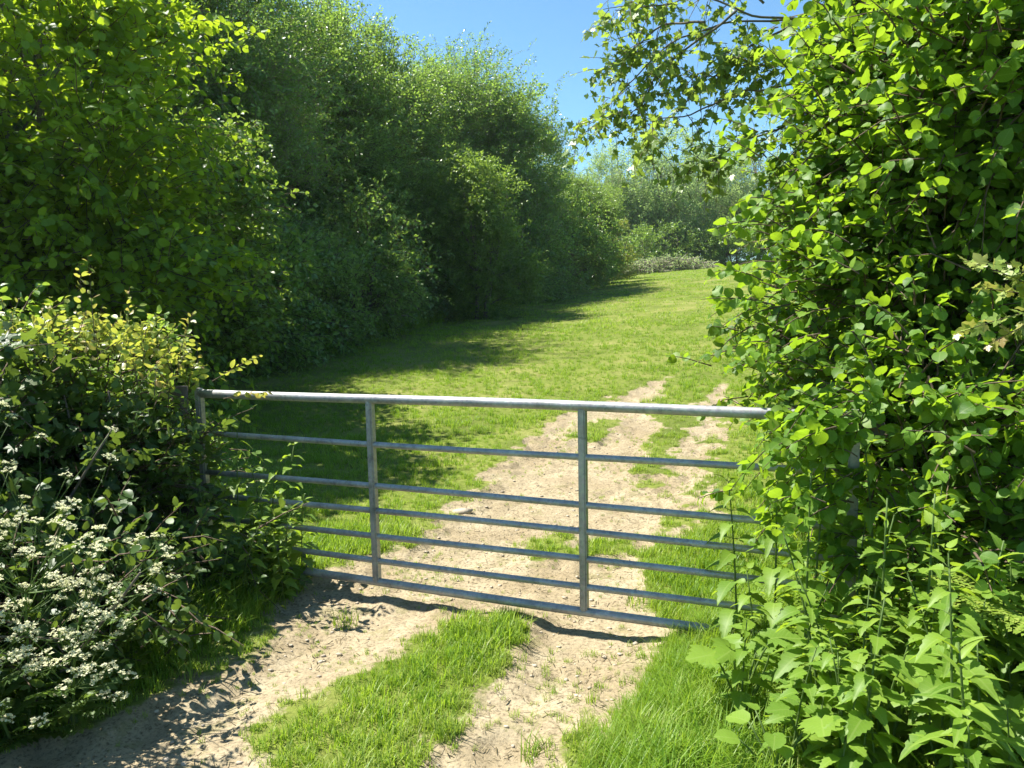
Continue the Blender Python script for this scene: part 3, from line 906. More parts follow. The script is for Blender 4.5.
# --- far trees behind the field
ft = thing('twiggy_tree', 'tall hazy twiggy tree in the middle of the far tree line', 'tree', on(660, 66), 'far tree line beyond the field')
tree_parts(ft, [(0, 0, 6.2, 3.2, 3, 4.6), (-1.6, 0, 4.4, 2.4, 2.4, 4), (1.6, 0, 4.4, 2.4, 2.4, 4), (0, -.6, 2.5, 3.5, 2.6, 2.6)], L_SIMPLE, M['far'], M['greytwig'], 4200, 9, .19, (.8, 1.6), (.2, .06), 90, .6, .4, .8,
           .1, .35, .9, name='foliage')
for ch in ft.children:
    if ch.name.startswith('twigs'):
        co = np.empty(len(ch.data.vertices) * 3, np.float32); ch.data.vertices.foreach_get('co', co)
tw = MB()
n = 220
O = np.stack([R.normal(0, 1.9, n), R.normal(-.6, 1.4, n), R.uniform(3.0, 8.6, n)], 1); D = unit(np.stack([R.normal(0, .16, n), R.normal(0, .16, n), np.ones(n)], 1))
tw.twigs(O[:, None] + D[:, None] * (np.linspace(0, 1, 3)[None, :, None] * R.uniform(1.0, 2.4, n)[:, None, None]), .022, .01)
tw.build('upright_brushwood', M['greytwig'], ft)
for px, Y, rz, sc, lb in [
    (606, 66, 1.0, (.8, .8, .88), 'grey twiggy tree at the left end of the far tree line, beside the wood'),
    (634, 72, 2.2, (.9, .9, .96), 'hazy tree left of the tallest in the far tree line'),
    (694, 73, 3.4, (.9, .9, 1.0), 'hazy tree right of the tallest in the far tree line'),
    (722, 69, 4.1, (.9, .9, .86), 'far twiggy tree just left of the hazel bush edge'),
    (758, 71, 5.0, (1.0, 1.0, .95), 'far tree glimpsed through the left edge of the hazel bush'),
    (560, 74, 5.6, (1.1, 1.1, .8), 'far tree hidden behind the end of the wood'),
    (815, 72, .6, (1.1, 1.1, .95), 'far tree hidden behind the hazel bush'),
    (885, 70, 1.6, (1.1, 1.1, .95), 'farthest right tree of the far line, hidden by the hazel bush'),
]: copy_thing(ft, on(px, Y), rz, sc, lb, 'far tree line beyond the field', 'tree')
fb = thing('far_bush', 'rounded green bush under the tall hazy far tree', 'bush', on(668, 62), 'low bushes below the far trees')
tree_parts(fb, [(0, 0, 1.4, 1.9, 1.5, 1.9), (.8, 0, 1, 1.6, 1.3, 1.2)], L_SIMPLE, M['ash'], M['twig'], 900, 9, .15, (.4, .9), (.06, .02), 40, .4, .5, .7, .2, .7, .3, stems=3)
for px, Y, rz, sc, lb in [(640, 61, 1, (.9, .9, 1.0), 'green bush between the yellow-green bush and the far tall tree'), (700, 63, 2, (1.1, 1.1, 1), 'green bush right of centre below the far trees'),
                          (735, 62, 3.5, (1.1, 1.1, 1.0), 'green bush below the far trees beside the hazel edge'), (780, 62, 4.5, (1.3, 1.3, 1.1), 'green bush below the far trees, behind the hazel')]:
    copy_thing(fb, on(px, Y), rz, sc, lb, 'low bushes below the far trees', 'bush')
bk = thing('bramble_bank', 'long low bank of brown brambles and brush at the far field edge', 'brambles', on(664, 57.5))
mb, tw = MB(), MB()
n = 900
O = np.stack([R.uniform(-3.2, 3.4, n), R.normal(0, .6, n), R.uniform(.0, 1.0, n)], 1)
O[:, 2] *= np.clip(1 - (np.abs(O[:, 0] - .3) / 3.9) ** 2, .1, 1)
D = unit(np.stack([R.normal(0, .7, n), R.normal(-.3, .5, n), R.uniform(.1, .9, n)], 1))
spray(mb, tw, L_SIMPLE, O, D, R.uniform(.5, 1.1, n), 6, .13, .5, .5, .7, twr=(.03, .012))
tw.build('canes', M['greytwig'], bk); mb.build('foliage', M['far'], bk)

# --- near left: the yellow-green tree behind the hedge
lt_ = thing('hazel_tree', 'yellow-green broadleaved tree rising behind the left hedge, sunlit on top', 'tree', (-5.55, 9.0, gz(-5.55, 9.0)))
tree_parts(lt_, [(-.2, .2, 3.2, 2.0, 1.7, 2.9), (1.0, -.3, 2.2, 1.1, 1.1, 1.5), (-1.2, -.5, 2.6, 1.7, 1.2, 2.4), (.7, -.2, 3.9, 1.25, 1.1, 1.5), (.2, -.6, 1.2, 1.7, 1.2, 1.5), (-2.8, 0, 2.6, 1.6, 1.3, 2.4)],
           L_HAZEL, M['hazel_far'], M['twig'], 5600, 9, .088, (.3, .65), (.06, .02), 130, .30, .9, .55, .3, .8, .3, stems=5)
ht = thing('hazel_tree', 'leafy sprigged tree between the yellow-green tree and the wood', 'tree', (-4.75, 11.2, gz(-4.75, 11.2)))
tree_parts(ht, [(0, 0, 2.4, 1.0, 1.0, 2.2), (.35, -.2, 2.7, .75, .7, 1.0), (-.4, 0, 1.2, 1.2, 1.0, 1.4)], L_OVAL, M['thorn'], M['twig'], 2200, 9, .085, (.25, .5), (.05, .02), 60, .22, .7, .6, .3, .8, .3, stems=3)


# ------------------------------------------------------------------ near hedge on the left
def blob_shrub(root, ell, tm, mat, n, k, leaf, L, clump=.16, ncl=70, up=.7, jit=.6, droop=.3, outw=.7, upd=.3, stems=4, name='foliage', shell=.45, lump=.2, tmat=None, trunk=(.013, .005), **kw):
    return tree_parts(root, ell, tm, mat, tmat or M['twig'], n, k, leaf, L, trunk, ncl, clump, up, jit, droop, outw, upd, True, stems, shell, lump, **kw)


h1 = thing('hawthorn_hedge_shrub', 'hawthorn shrub topping the left hedge, sunlit crown with reddish young shoots', 'shrub', (-2.62, 4.75, 0))
blob_shrub(h1, [(0, 0, .95, .46, .45, .55), (-.55, -.1, .98, .55, .5, .55), (.1, -.05, .6, .42, .45, .5), (-1.2, 0, 1.0, .6, .5, .55)], L_OVAL, M['thorn'], 2300, 9, .052, (.15, .33), .13, 80)
mb, tw = MB(), MB()
n = 230
O = np.stack([R.uniform(-1.3, .66, n), R.normal(-.1, .22, n), np.zeros(n)], 1); O[:, 2] = 1.50 - .28 * np.clip((O[:, 0] - .15) / .5, 0, 1) ** 2 + R.uniform(-.12, .04, n)
D = unit(np.stack([R.normal(.25, .35, n), R.normal(-.1, .3, n), R.uniform(.4, 1.1, n)], 1))
spray(mb, tw, L_OVAL, O, D, R.uniform(.12, .32, n), 9, .048, .15, .6, .7, twr=(.003, .001))
O2 = np.array([.52, 0, -.04]) + np.array([[-.42, -.2, 1.52], [-.2, -.15, 1.5], [-.55, -.2, 1.5], [.1, -.15, 1.42], [.3, -.15, 1.3], [.38, -.2, 1.2], [-.8, -.2, 1.5], [-.3, -.3, 1.48]])
D2 = unit(np.array([[.02, 0, 1], [.12, 0, 1], [-.15, 0, 1], [.35, -.1, .9], [.9, -.1, .5], [.95, -.2, .2], [-.2, -.1, 1], [.05, -.1, 1.]]))
spray(mb, tw, L_OVAL, O2, D2, np.array([.55, .40, .36, .36, .36, .32, .34, .62]), 17, .044, .1, .5, .7, var=(.4, 1), twr=(.003, .001))
tw.build('young_twigs', M['twig'], h1); mb.build('young_shoots', M['thorn_tip'], h1)

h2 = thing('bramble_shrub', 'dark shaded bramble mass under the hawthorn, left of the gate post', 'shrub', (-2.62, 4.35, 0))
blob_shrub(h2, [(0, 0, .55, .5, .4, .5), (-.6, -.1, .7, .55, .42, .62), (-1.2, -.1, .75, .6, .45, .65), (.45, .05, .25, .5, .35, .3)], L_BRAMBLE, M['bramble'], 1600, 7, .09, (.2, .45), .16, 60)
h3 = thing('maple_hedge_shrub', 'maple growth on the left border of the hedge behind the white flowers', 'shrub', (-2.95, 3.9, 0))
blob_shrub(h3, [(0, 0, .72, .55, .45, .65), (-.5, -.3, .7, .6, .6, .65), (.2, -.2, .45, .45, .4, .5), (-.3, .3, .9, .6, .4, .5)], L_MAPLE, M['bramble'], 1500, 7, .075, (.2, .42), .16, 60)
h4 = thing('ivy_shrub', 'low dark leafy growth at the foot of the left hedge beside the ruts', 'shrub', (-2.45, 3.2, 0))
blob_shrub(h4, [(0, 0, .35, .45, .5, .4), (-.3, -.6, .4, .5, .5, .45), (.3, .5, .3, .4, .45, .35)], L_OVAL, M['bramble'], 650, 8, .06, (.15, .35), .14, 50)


# ------------------------------------------------------------------ small plants
def nettle_parts(root, h, leaf, tilt=(0, 0), nodes_=9, side=2):
    st, lf = MB(), MB()
    z = np.linspace(0, 1, 8)
    top_ = np.array([tilt[0], tilt[1], 0.])
    pts = np.stack([top_[0] * z ** 2, top_[1] * z ** 2, h * z], 1)
    st.tube(pts, np.linspace(.005, .0022, 8), 6)
    P, D, Nn, S, Vv = [], [], [], [], []
    a0 = R.uniform(0, PI)
    for i in range(nodes_):
        t = .18 + .82 * i / (nodes_ - 1)
        p = np.array([top_[0] * t * t, top_[1] * t * t, h * t])
        for s_ in (0, PI):
            a = a0 + i * PI / 2 + s_ + R.normal(0, .2)
            sl = leaf * (1.0 - .62 * max(0, t - .45) / .55) * R.uniform(.8, 1.15)
            d = np.array([math.cos(a), math.sin(a), .25 - .25 * (1 - t) + (.5 if t > .93 else 0)])
            P.append(p + d * sl * .25); D.append(d + [0, 0, -.15]); Nn.append([R.normal(0, .2), R.normal(0, .2), 1]); S.append(sl); Vv.append(np.clip(R.uniform(.1, .7) + .3 * (t > .85), 0, 1))
            st.tube(np.array([p, p + d * sl * .27]), [.0014, .001], 4)
    lf.leaves(L_NETTLE, np.array(P), np.array(D, float), np.array(Nn, float), np.array(S), np.array(Vv), R.uniform(.7, 1.6, len(P)))
    st.build('stem', M['stem'], root); lf.build('leaves', M['nettle'], root)


NET = []
for k, (h, lf) in enumerate(((.62, .1), (.78, .095), (.5, .11), (.95, .085))):
    NET.append((h, lf))
NETTLE_SPOTS = [(1.05, 3.05, .5), (1.2, 2.8, .55), (1.0, 3.3, .45), (1.35, 3.1, .75), (1.5, 2.75, .6), (1.28, 3.42, .85), (1.62, 3.15, .9), (1.75, 2.8, .6), (1.85, 3.1, .8), (1.45, 2.5, .5),
                (1.72, 2.5, .55), (2.0, 2.75, .7), (2.1, 3.05, .8), (1.15, 2.55, .42), (2.25, 2.8, .75), (1.3, 2.3, .42), (1.55, 2.28, .45), (1.9, 2.45, .5), (1.1, 2.95, .35), (.95, 2.75, .38),
                (1.4, 3.3, .7), (1.55, 3.4, .95), (1.9, 3.3, .9), (2.3, 3.2, .8), (1.0, 2.5, .35), (1.7, 3.35, .8), (.88, 3.1, .34), (2.15, 2.5, .6), (1.18, 3.6, .8), (1.05, 3.75, .7)] + [(R.uniform(.95, 2.35), R.uniform(2.35, 3.3), R.uniform(.35, .75)) for _ in range(34)]
protoN = None
for k, (x, y, h) in enumerate(NETTLE_SPOTS):
    y -= .22; h += .12
    lb = 'sunlit green nettle in the bed below the hazel bush on the right'
    loc = (x, y, gz(x, y) - .01)
    if k < 4:
        t = thing('nettle', lb, 'nettle', loc, 'nettles below the hazel bush', R.uniform(0, 6))
        nettle_parts(t, .6, .125, (R.normal(0, .07), R.normal(0, .07)), 10 + k % 2)
        t.scale = (h / .6 * .5 + .5,) * 2 + (h / .6,)
        NET[k % 4] = t
    else:
        copy_thing(NET[k % 4], loc, R.uniform(0, 6), (h / .6 * .5 + .5,) * 2 + (h / .6,), lb, 'nettles below the hazel bush')
for k, (x, y, h) in enumerate([(-1.62, 4.42, .62), (-1.5, 4.6, .75), (-1.75, 4.3, .7), (-1.4, 4.45, .5), (-1.55, 4.2, .5), (-1.7, 4.6, .95), (-1.85, 4.15, .6), (-1.35, 4.3, .38), (-1.62, 4.05, .45),
                               (-1.8, 3.9, .5), (-1.95, 3.75, .5), (-1.45, 4.72, .82), (-1.58, 4.78, .7), (-1.32, 4.6, .55)]):
    copy_thing(NET[k % 4], (x, y, gz(x, y) - .01), R.uniform(0, 6), (h / .6 * .5 + .5,) * 2 + (h / .6,), 'nettle growing around the latch end of the gate in the hedge shade', 'nettles at the latch end of the gate')


# --- cow parsley
def umbel(mb, st, c, axis_, r):
    axis_ = unit(np.asarray(axis_, float)); a = unit(np.cross(axis_, [1, .3, .2])); b = np.cross(axis_, a)
    n1 = int(R.integers(6, 11)); full = R.uniform(.55, 1.0)
    for i in range(n1):
        th = i * 2.4 + R.normal(0, .25); rr = r * math.sqrt((i + .5) / n1) * R.uniform(.8, 1.2)
        e = c + a * rr * math.cos(th) + b * rr * math.sin(th) + axis_ * (.6 * r - .3 * rr * rr / r + R.normal(0, .004))
        st.tube(np.array([c - axis_ * r * .35, e]), [.0008, .0006], 3)
        n2 = int(R.integers(7, 12) * full) + 1
        q = np.arange(n2); tq = q * 2.4 + R.uniform(0, 6); rq = .0075 * np.sqrt((q + .4) / n2)
        P = e + a[None] * (rq * np.cos(tq))[:, None] + b[None] * (rq * np.sin(tq))[:, None] + axis_[None] * R.normal(.002, .0022, n2)[:, None]
        for p in P:
            s_ = R.uniform(.0030, .0048); nn = unit(axis_ + R.normal(0, .5, 3)); u = unit(np.cross(nn, [.3, 1, .1])); w = np.cross(nn, u)
            ang = np.arange(5) * 2 * PI / 5
            V = [p - nn * .0012] + [p + s_ * (u * math.cos(t_) + w * math.sin(t_)) for t_ in ang]
            mb.add(V, [(0, 1, 2), (0, 2, 3), (0, 3, 4), (0, 4, 5), (0, 5, 1)])


def cow_parsley(loc, h, n_um, lean, label, rr=.034):
    t = thing('cow_parsley', label, 'wild flower', loc, 'cow parsley in flower by the left hedge')
    st = MB()
    tip = np.array([lean[0], lean[1], h * .62]); base = np.zeros(3)
    main = limb_pts(base, tip, .03, 7); st.tube(main, np.linspace(.006, .0035, 7), 6)
    ums = []
    for i in range(n_um):
        j = int(R.integers(3, 7)); p = main[min(j, 6)]
        az = R.uniform(0, 2 * PI); o = np.array([math.cos(az), math.sin(az), 0]) * R.uniform(.08, .30) * h + np.array([lean[0], lean[1], 0]) * R.uniform(.1, .6)
        e = p + o + np.array([0, 0, R.uniform(-.02, .40) * h])
        st.tube(limb_pts(p, e, -.08, 6), np.linspace(.0026, .0012, 6), 4)
        ums.append((e, unit(o * .5 + np.array([0, 0, .35]))))
    st2 = MB()
    for e, ax in ums:
        u, us = MB(), st
        umbel(u, us, e, ax, rr * R.uniform(.7, 1.15)); u.build('umbel', M['petal'], t)
    st.build('stem', M['stem'], t)
    lf = MB(); n = 14
    tt = R.uniform(.05, .7, n); P = np.array([main[int(q * 6)] for q in tt]); az = R.uniform(0, 2 * PI, n)
    D = np.stack([np.cos(az), np.sin(az), R.uniform(.1, .5, n)], 1)
    lf.leaves(L_PINNATE, P, D, np.tile([0, 0, 1.], (n, 1)) + R.normal(0, .2, (n, 3)), R.uniform(.14, .26, n), R.random(n), R.uniform(.5, 2, n))
    lf.build('leaves', M['parsley'], t)


for (px, py, Y, h, n, lean, lb) in [
    (20, 700, 3.05, 1.36, 13, (-.05, -.05), 'tallest cow parsley at the left border, its flowers highest against the hedge'),
    (60, 690, 2.95, 1.0, 14, (.10, -.1), 'cow parsley with crowded white flower heads in the middle of the white clump'),
    (95, 690, 3.0, .84, 14, (.16, -.08), 'cow parsley leaning right over the shaded grass with white flower heads'),
    (45, 720, 2.85, .72, 13, (.02, -.15), 'lower cow parsley at the front of the white clump'),
    (105, 700, 2.95, .62, 11, (.12, -.15), 'small cow parsley at the right foot of the white clump, just above the rut'),
    (-5, 720, 2.8, .6, 11, (-.02, -.1), 'shaded low cow parsley at the bottom left corner'),
    (70, 660, 3.25, 1.2, 11, (.06, 0), 'cow parsley at the back of the white clump with scattered heads'),
    (130, 660, 3.2, .85, 8, (.14, -.02), 'sparse cow parsley reaching farthest right towards the gate'),
    (-30, 690, 3.0, 1.25, 11, (.03, -.1), 'cow parsley cut by the left border of the picture'),
]:
    p = at(px - 34, py, Y); cow_parsley((p[0], Y, gz(p[0], Y)), h, int(n * 2.3), lean, lb, .030)


# --- broad-leaved herbs, ferns, willowherb
def herb(loc, label, n, size, hgt, name='hogweed', mat='bigleaf', tm=L_BIG, az=None):
    t = thing(name, label, 'wild plant', loc)
    st, lf = MB(), MB()
    P, D, Nn, S = [], [], [], []
    for i in range(n):
        a = (i * 2.4 + R.normal(0, .25)) if az is None else az[i]
        hh = hgt * R.uniform(.55, 1.1); out_ = R.uniform(.05, .14)
        e = np.array([math.cos(a) * out_, math.sin(a) * out_, hh])
        st.tube(limb_pts(np.zeros(3), e, .1, 6), np.linspace(.006, .003, 6), 6)
        P.append(e); D.append([math.cos(a), math.sin(a), R.uniform(-.1, .45)]); Nn.append([R.normal(0, .25) - math.cos(a) * .2, R.normal(0, .25) - math.sin(a) * .2, 1]); S.append(size * R.uniform(.75, 1.15))
    lf.leaves(tm, np.array(P), np.array(D), np.array(Nn), np.array(S), R.random(n), R.uniform(.6, 1.6, n))
    st.build('stems', M['stem'], t); lf.build('leaves', M[mat], t, True)
    return t


def spot(px, py, Y):
    p = at(px, py, Y); return (p[0], Y, gz(p[0], Y))


herb(spot(740, 690, 2.95), 'broad dull green herb leaves over the verge grass, below the end of the bottom rail', 8, .125, .3)
herb(spot(890, 700, 2.55), 'large jagged bright leaves of a hogweed in the middle of the right bed', 9, .155, .46)
herb(spot(960, 720, 2.35), 'large jagged leaves at the bottom right corner', 8, .14, .36)
herb(spot(820, 730, 2.5), 'jagged broad leaves low at the lower edge of the right bed', 8, .12, .28)
herb(spot(775, 745, 2.5), 'soft rounded dock leaves at the left end of the right bed', 8, .09, .24, 'dock', 'bigleaf', L_HAZEL)


def fern(loc, label, n, L, az0, spread=2.2, rise=.75):
    t = thing('fern', label, 'fern', loc)
    for i in range(n):
        a = az0 + (i / (max(n - 1, 1)) - .5) * spread + R.normal(0, .1)
        st, lf = MB(), MB()
        m = 26; q = np.linspace(0, 1, m)
        pts = np.stack([np.cos(a) * L * q * .75, np.sin(a) * L * q * .75, L * (rise * q - .45 * q ** 2.2)], 1)
        st.tube(pts, np.linspace(.0035, .0008, m), 4)
        P, D, S = [], [], []
        sd_ = np.array([-math.sin(a), math.cos(a), 0])
        for j in range(7, m):
            w = .24 * L * math.sin(PI * min(1, (1 - q[j]) * 1.15 + .04)) ** .8 + .01
            tan = unit(pts[j] - pts[j - 1])
            for s_ in (1, -1):
                pd = unit(sd_ * s_ + tan * .45)
                nk = max(3, int(w / .024))
                for u in np.linspace(.06, 1, nk):
                    for s2 in (1, -1):
                        P.append(pts[j] + pd * w * u - np.array([0, 0, .1 * w * u * u])); D.append(unit(np.cross([0, 0, 1.], pd) * s2 + pd * .5)); S.append(.026 * (1 - .7 * u) * L / .55 + .005)
        P = np.array(P); D = np.array(D)
        lf.leaves(L_SIMPLE, P, D, np.tile([0, 0, 1.], (len(P), 1)) + R.normal(0, .15, P.shape), np.array(S), R.random(len(P)))
        f = lf.build('frond', M['fern'], t); st.build('frond_stalk', M['stem'], f)
    return t


fern(spot(1050, 640, 2.6) + np.array([.1, 0, .35]), 'yellow-green fern fronds reaching in from the right border', 4, .62, 3.0, 1.5, .9)
fern(spot(800, 640, 3.0), 'small pale fern frond in the shade behind the big jagged leaves', 2, .42, .6, 1.0, 1.5)
fern(spot(1000, 730, 2.2), 'fern at the lower right corner with bright fronds', 4, .5, 2.2, 2.4)


def willowherb(loc, h, label, leaf=.13, n=26, tm=L_LANCE, name='willowherb', mat='nettle'):
    t = thing(name, label, 'wild plant', loc)
    st, lf = MB(), MB()
    z = np.linspace(0, 1, 8); lx = R.normal(0, .05)
    st.tube(np.stack([lx * z * z, 0 * z, h * z], 1), np.linspace(.007, .003, 8), 7)
    i = np.arange(n); tt = .15 + .85 * i / n; a = i * 2.4
    P = np.stack([lx * tt * tt, 0 * tt, h * tt], 1)
    D = np.stack([np.cos(a), np.sin(a), .25 + 1.6 * np.clip(tt - .8, 0, 1) * 5], 1)
    S = leaf * (1 - .5 * np.clip(tt - .6, 0, 1) / .4)
    lf.leaves(tm, P, D, np.tile([0, 0, 1.], (n, 1)) + R.normal(0, .15, (n, 3)), S, R.random(n), R.uniform(.6, 1.6, n))
    st.build('stem', M['stem'], t); lf.build('leaves', M[mat], t)


willowherb(spot(972, 720, 2.1), .72, 'thick-stemmed willowherb with a bright pointed tuft, near the bottom right', .16, 32)
willowherb(spot(805, 640, 2.95), 1.02, 'tall thin red-topped stalk standing before the hazel bush', .075, 34)
willowherb(spot(880, 640, 2.75), .95, 'slender pale stalk with narrow leaves in front of the dark hazel', .1, 28)
willowherb(spot(925, 640, 2.7), .98, 'tall slender weed with drooping leaves, right of the pale stalk', .11, 22, L_NETTLE)
willowherb(spot(975, 640, 2.65), .82, 'nettle-like tall weed with pointed leaves near the right border', .14, 20, L_NETTLE)

# ------------------------------------------------------------------ right: hazel bush, maple over it
hz = thing('hazel_bush', 'large broad-leaved hazel bush filling the right side over the gate end', 'bush', (2.83, 4.55, 0))
tree_parts(hz, [(.25, .35, 1.9, 1.35, .9, 1.6), (.2, 0, 2.9, 1.05, .9, 1.0), (-.58, -.2, 1.85, .45, .55, 1.0), (-.86, -1.05, 1.0, .36, .3, .85), (-1.02, -1.28, .9, .33, .2, .75),
                (.2, -.3, 3.4, 1.15, .7, .6), (-.35, -.45, 1.2, .6, .35, 1.1), (1.5, .25, 1.8, 1.1, .7, 1.9), (.5, .1, 3.6, 1.3, .8, .9), (-.5, -.1, 2.7, .4, .5, .7), (.6, .4, .8, 1.5, .5, 1.0),
                (.2, -.7, 2.65, .95, .45, .5), (1.1, -.75, 2.75, .9, .45, .5), (-.1, -.5, 3.7, .9, .6, .4)],
           L_HAZEL, M['hazel'], M['twig'], 13500, 9, .057, (.18, .42), (.032, .014), 110, .22, .85, .5, .3, .75, .35, stems=8, shell=.5, spread=.3, limbs=70)
# drooping edge shoots over the gate end
mb, tw = MB(), MB()
O = []; D = []; Ls = []
for px, py, Y, dx, dz, L in [(775, 300, 3.5, -1, .25, .4), (770, 270, 3.6, -1, .3, .38), (790, 350, 3.5, -1, .0, .36), (800, 400, 3.4, -1, -.1, .3), (815, 430, 3.3, -1, -.25, .36), (820, 470, 3.3, -1, -.3, .36), (830, 500, 3.25, -1, -.35, .32),
                             (770, 230, 3.8, -1, .2, .3), (850, 450, 3.2, -.5, .4, .3), (860, 420, 3.15, -.9, .0, .3), (845, 425, 3.15, -.9, .2, .28), (835, 430, 3.15, -.8, .4, .28), (850, 400, 3.2, -1, -.2, .3), (830, 395, 3.25, -.9, -.2, .28), (870, 410, 3.15, -.9, .1, .3), (838, 415, 3.12, -.8, -.1, .25), (858, 470, 3.2, -.6, .1, .3), (856, 500, 3.2, -.6, .3, .3), (852, 530, 3.2, -.6, .4, .3), (870, 560, 3.2, -.6, .4, .3), (862, 430, 3.2, -.5, .3, .3), (880, 440, 3.2, -.4, .4, .3), (875, 490, 3.2, -.5, .4, .3), (780, 200, 3.9, -1, .4, .4), (800, 120, 4, -.8, .6, .45), (810, 60, 4, -.8, .6, .5), (845, 500, 3.2, -.7, .3, .3), (860, 420, 3.3, -.6, -.3, .3), (790, 450, 3.45, -1, -.1, .3), (800, 480, 3.4, -1, -.5, .32),
                             (820, 330, 3.3, -.8, .1, .35), (845, 260, 3.4, -.8, .4, .35), (770, 150, 4.1, -1, .5, .35)]:
    for _ in range(3):
        O.append(at(px + R.normal(0, 10), py + R.normal(0, 12), Y + R.normal(0, .12)) - np.array([2.83, 4.55, 0])); D.append([dx, R.normal(-.05, .25), dz + R.normal(0, .25)]); Ls.append(L * R.uniform(.55, .85))
spray(mb, tw, L_HAZEL, np.array(O), unit(np.array(D, float)), np.array(Ls), 10, .055, .35, .7, .65, var=(.3, 1), twr=(.004, .0015))
tw.build('outer_twigs', M['twig'], hz); mb.build('outer_leaves', M['hazel'], hz)

mp = thing('field_maple_tree', 'maple behind the hazel, one branch hanging out against the sky', 'tree', (3.3, 6.0, gz(3.3, 6.0)))
base = np.array(mp.location)
tree_parts(mp, [(.9, .2, 3.6, 1.3, 1.0, 2.2), (1.6, 0, 3.2, 1.5, 1.0, 2.2), (.6, .2, 2.2, 1.2, .8, 1.6)], L_MAPLE, M['maple'], M['twig'], 1500, 8, .075, (.3, .6), (.1, .03), 60, .3, .8, .5, .35, .75, .3)
br, mb, tw = MB(), MB(), MB()
paths = [([(860, 30), (800, 20), (730, 15), (672, 40), (628, 82), (600, 120), (580, 128)], 5.2), ([(800, 20), (740, 8), (690, -5), (640, 10), (604, 12)], 5.3), ([(870, 90), (800, 80), (740, 90), (690, 112), (655, 122), (645, 150)], 5.0),
         ([(730, 15), (690, 45), (660, 70), (640, 105), (612, 118)], 5.1), ([(860, 130), (800, 120), (750, 140), (715, 160), (700, 168)], 4.9), ([(760, 10), (720, -30), (660, -25), (625, 20)], 5.4),
         ([(800, 20), (750, 45), (715, 75), (690, 80)], 5.1), ([(700, 25), (660, 25), (628, 48), (606, 70)], 5.25), ([(860, 60), (790, 60), (745, 60), (720, 50)], 5.0)]
O, D = [], []
for pth, Y in paths:
    ctrl = np.array([at(x, y, Y + R.normal(0, .1)) for x, y in pth]) - base
    n = 26; s_ = np.linspace(0, len(ctrl) - 1, n); pts = np.stack([np.interp(s_, np.arange(len(ctrl)), ctrl[:, q]) for q in range(3)], 1)
    pts += np.stack([fbm(s_ * 1.3, s_ * 0 + q * 7, 2, int(Y * 10)) * .12 for q in range(3)], 1)
    br.tube(pts, np.linspace(.009, .002, n), 5)
    for j in range(7, n):
        for _ in range(2):
            O.append(pts[j] + R.normal(0, .03, 3)); tg = unit(pts[j] - pts[j - 1]); D.append(unit(tg * .5 + R.normal(0, .75, 3) + [0, 0, -.2]))
O, D = np.array(O), np.array(D)
spray(mb, tw, L_MAPLE, O, D, R.uniform(.12, .34, len(O)), 5, .052, .35, .5, .8, twr=(.003, .001))
br.build('overhanging_branch', M['bark'], mp, True); tw.build('branch_twigs', M['twig'], mp); mb.build('branch_leaves', M['maple'], mp)

# young maple sprig in front of the dark hazel, at the right border
sg = thing('maple_sapling', 'young maple sprig with reddish leaf tips in the sun at the right border', 'sapling', (2.0, 2.45, gz(2.0, 2.45)))
sb = np.array(sg.location)
br, mb, tw = MB(), MB(), MB()
p0 = at(1060, 300, 2.45) - sb
br.tube(np.concatenate([limb_pts(np.array([0, 0, -.05]), p0 - [0, 0, .35], .03, 6), [p0]]), np.linspace(.012, .006, 7), 6)
O, D, Ls = [], [], []
for a, b, L in [((1062, 300), (965, 250), 1), ((1060, 305), (955, 325), 1), ((1062, 300), (975, 285), 1), ((1060, 310), (985, 340), 1), ((1064, 296), (1005, 260), 1)]:
    A = at(*a, 2.45) - sb; B = at(*b, 2.4 + R.normal(0, .05)) - sb
    O.append(A); D.append(unit(B - A)); Ls.append(np.linalg.norm(B - A))
spray(mb, tw, L_MAPLE, np.array(O), np.array(D), np.array(Ls), 16, .04, .06, .6, .6, twr=(.003, .001), t0=.25)
br.build('stem', M['bark'], sg, True); tw.build('twigs', M['twig'], sg); mb.build('leaves', M['maple_young'], sg)

# the faded marking, its own part of the top rail
if MARK is not None: MARK.build('faded_marking', M['ink'], top)

# ------------------------------------------------------------------ the air
HAZE = .0003
if HAZE:
    bm = bmesh.new(); bmesh.ops.create_cube(bm, size=1.0)
    x0, x1, y0, y1, z0, z1 = -320, 320, -60, 440, -16, 34
    bmesh.ops.scale(bm, vec=(x1 - x0, y1 - y0, z1 - z0), verts=bm.verts); bmesh.ops.translate(bm, vec=((x0 + x1) / 2, (y0 + y1) / 2, (z0 + z1) / 2), verts=bm.verts)
    me = bpy.data.meshes.new('haze'); bm.to_mesh(me); bm.free()
    hm = bpy.data.materials.new('summer_air'); hm.use_nodes = True; hn = hm.node_tree; hn.nodes.clear()
    ho = hn.nodes.new('ShaderNodeOutputMaterial'); hv = hn.nodes.new('ShaderNodeVolumePrincipled')
    hv.inputs['Color'].default_value = (.82, .9, 1, 1); hv.inputs['Density'].default_value = HAZE; hv.inputs['Anisotropy'].default_value = .3
    hn.links.new(hv.outputs[0], ho.inputs['Volume'])
    prop(link('haze', me, hm), 'thin bluish summer haze in the air over the field', 'haze', kind='stuff')

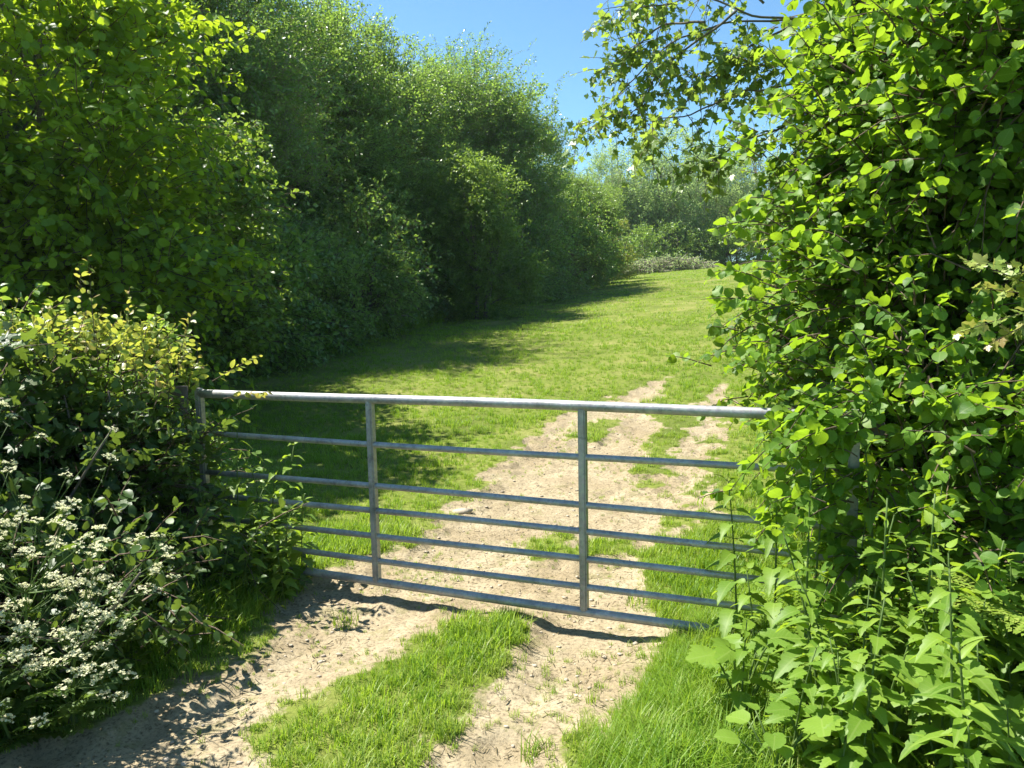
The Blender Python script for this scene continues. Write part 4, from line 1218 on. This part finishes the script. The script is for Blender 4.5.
# ------------------------------------------------------------------ light, sky, camera
SUN_AZ, SUN_EL = math.radians(155), math.radians(59)     # azimuth from +X, counter-clockwise
sdv = np.array([math.cos(SUN_AZ) * math.cos(SUN_EL), math.sin(SUN_AZ) * math.cos(SUN_EL), math.sin(SUN_EL)])
ld = bpy.data.lights.new('sun', 'SUN'); ld.energy = 5.0; ld.angle = math.radians(.53); ld.color = (1.0, .955, .87)
lo = bpy.data.objects.new('sun', ld); C.objects.link(lo)
from mathutils import Vector, Matrix
lo.rotation_euler = Vector(sdv).to_track_quat('Z', 'Y').to_euler(); lo.location = (-10, 5, 20)

w = bpy.data.worlds.new('World'); scene.world = w; w.use_nodes = True
nt = w.node_tree; nt.nodes.clear()
sk = nt.nodes.new('ShaderNodeTexSky'); sk.sky_type = 'NISHITA'; sk.sun_disc = False
sk.sun_elevation = SUN_EL; sk.sun_rotation = math.atan2(sdv[0], sdv[1])
sk.altitude = 80; sk.air_density = .9; sk.dust_density = .15; sk.ozone_density = 2.6
bg = nt.nodes.new('ShaderNodeBackground'); bg.inputs[1].default_value = .079
wo = nt.nodes.new('ShaderNodeOutputWorld')
tint = mix_(nt, 1.0, sk.outputs[0], (.72, .97, 1.0), 'MULTIPLY'); nt.links.new(tint, bg.inputs[0]); nt.links.new(bg.outputs[0], wo.inputs[0])

cd = bpy.data.cameras.new('camera'); cam = bpy.data.objects.new('camera', cd); C.objects.link(cam)
cd.sensor_width = 36; cd.lens = FPX / 1024 * 36; cd.clip_start = .05; cd.clip_end = 2000
c, s = math.cos(ROLL), math.sin(ROLL)
xr = rgt * c + upv * s          # image x axis in the world (screen y points down)
yr = -rgt * s + upv * c
r2 = rgt * c - (-upv) * s * -1
# image coordinates: x' = c X - s Y, y' = s X + c Y (Y down)  ->  axes of the rolled frame
ax = c * rgt + s * upv
ay = -s * rgt + c * upv
mtx = Matrix(((ax[0], ay[0], -fwd[0], 0), (ax[1], ay[1], -fwd[1], 0), (ax[2], ay[2], -fwd[2], CAM_Z), (0, 0, 0, 1)))
cam.matrix_world = mtx
scene.camera = cam

scene.render.engine = 'CYCLES'
cy = scene.cycles
cy.max_bounces = 7; cy.diffuse_bounces = 3; cy.glossy_bounces = 2; cy.transmission_bounces = 4; cy.transparent_max_bounces = 4
cy.caustics_reflective = False; cy.caustics_refractive = False
cy.sample_clamp_indirect = 6
cy.use_denoising = True
scene.view_settings.view_transform = 'Standard'; scene.view_settings.look = 'None'; scene.view_settings.gamma = 1.0
scene.view_settings.use_curve_mapping = False
scene.view_settings.exposure = 1.46
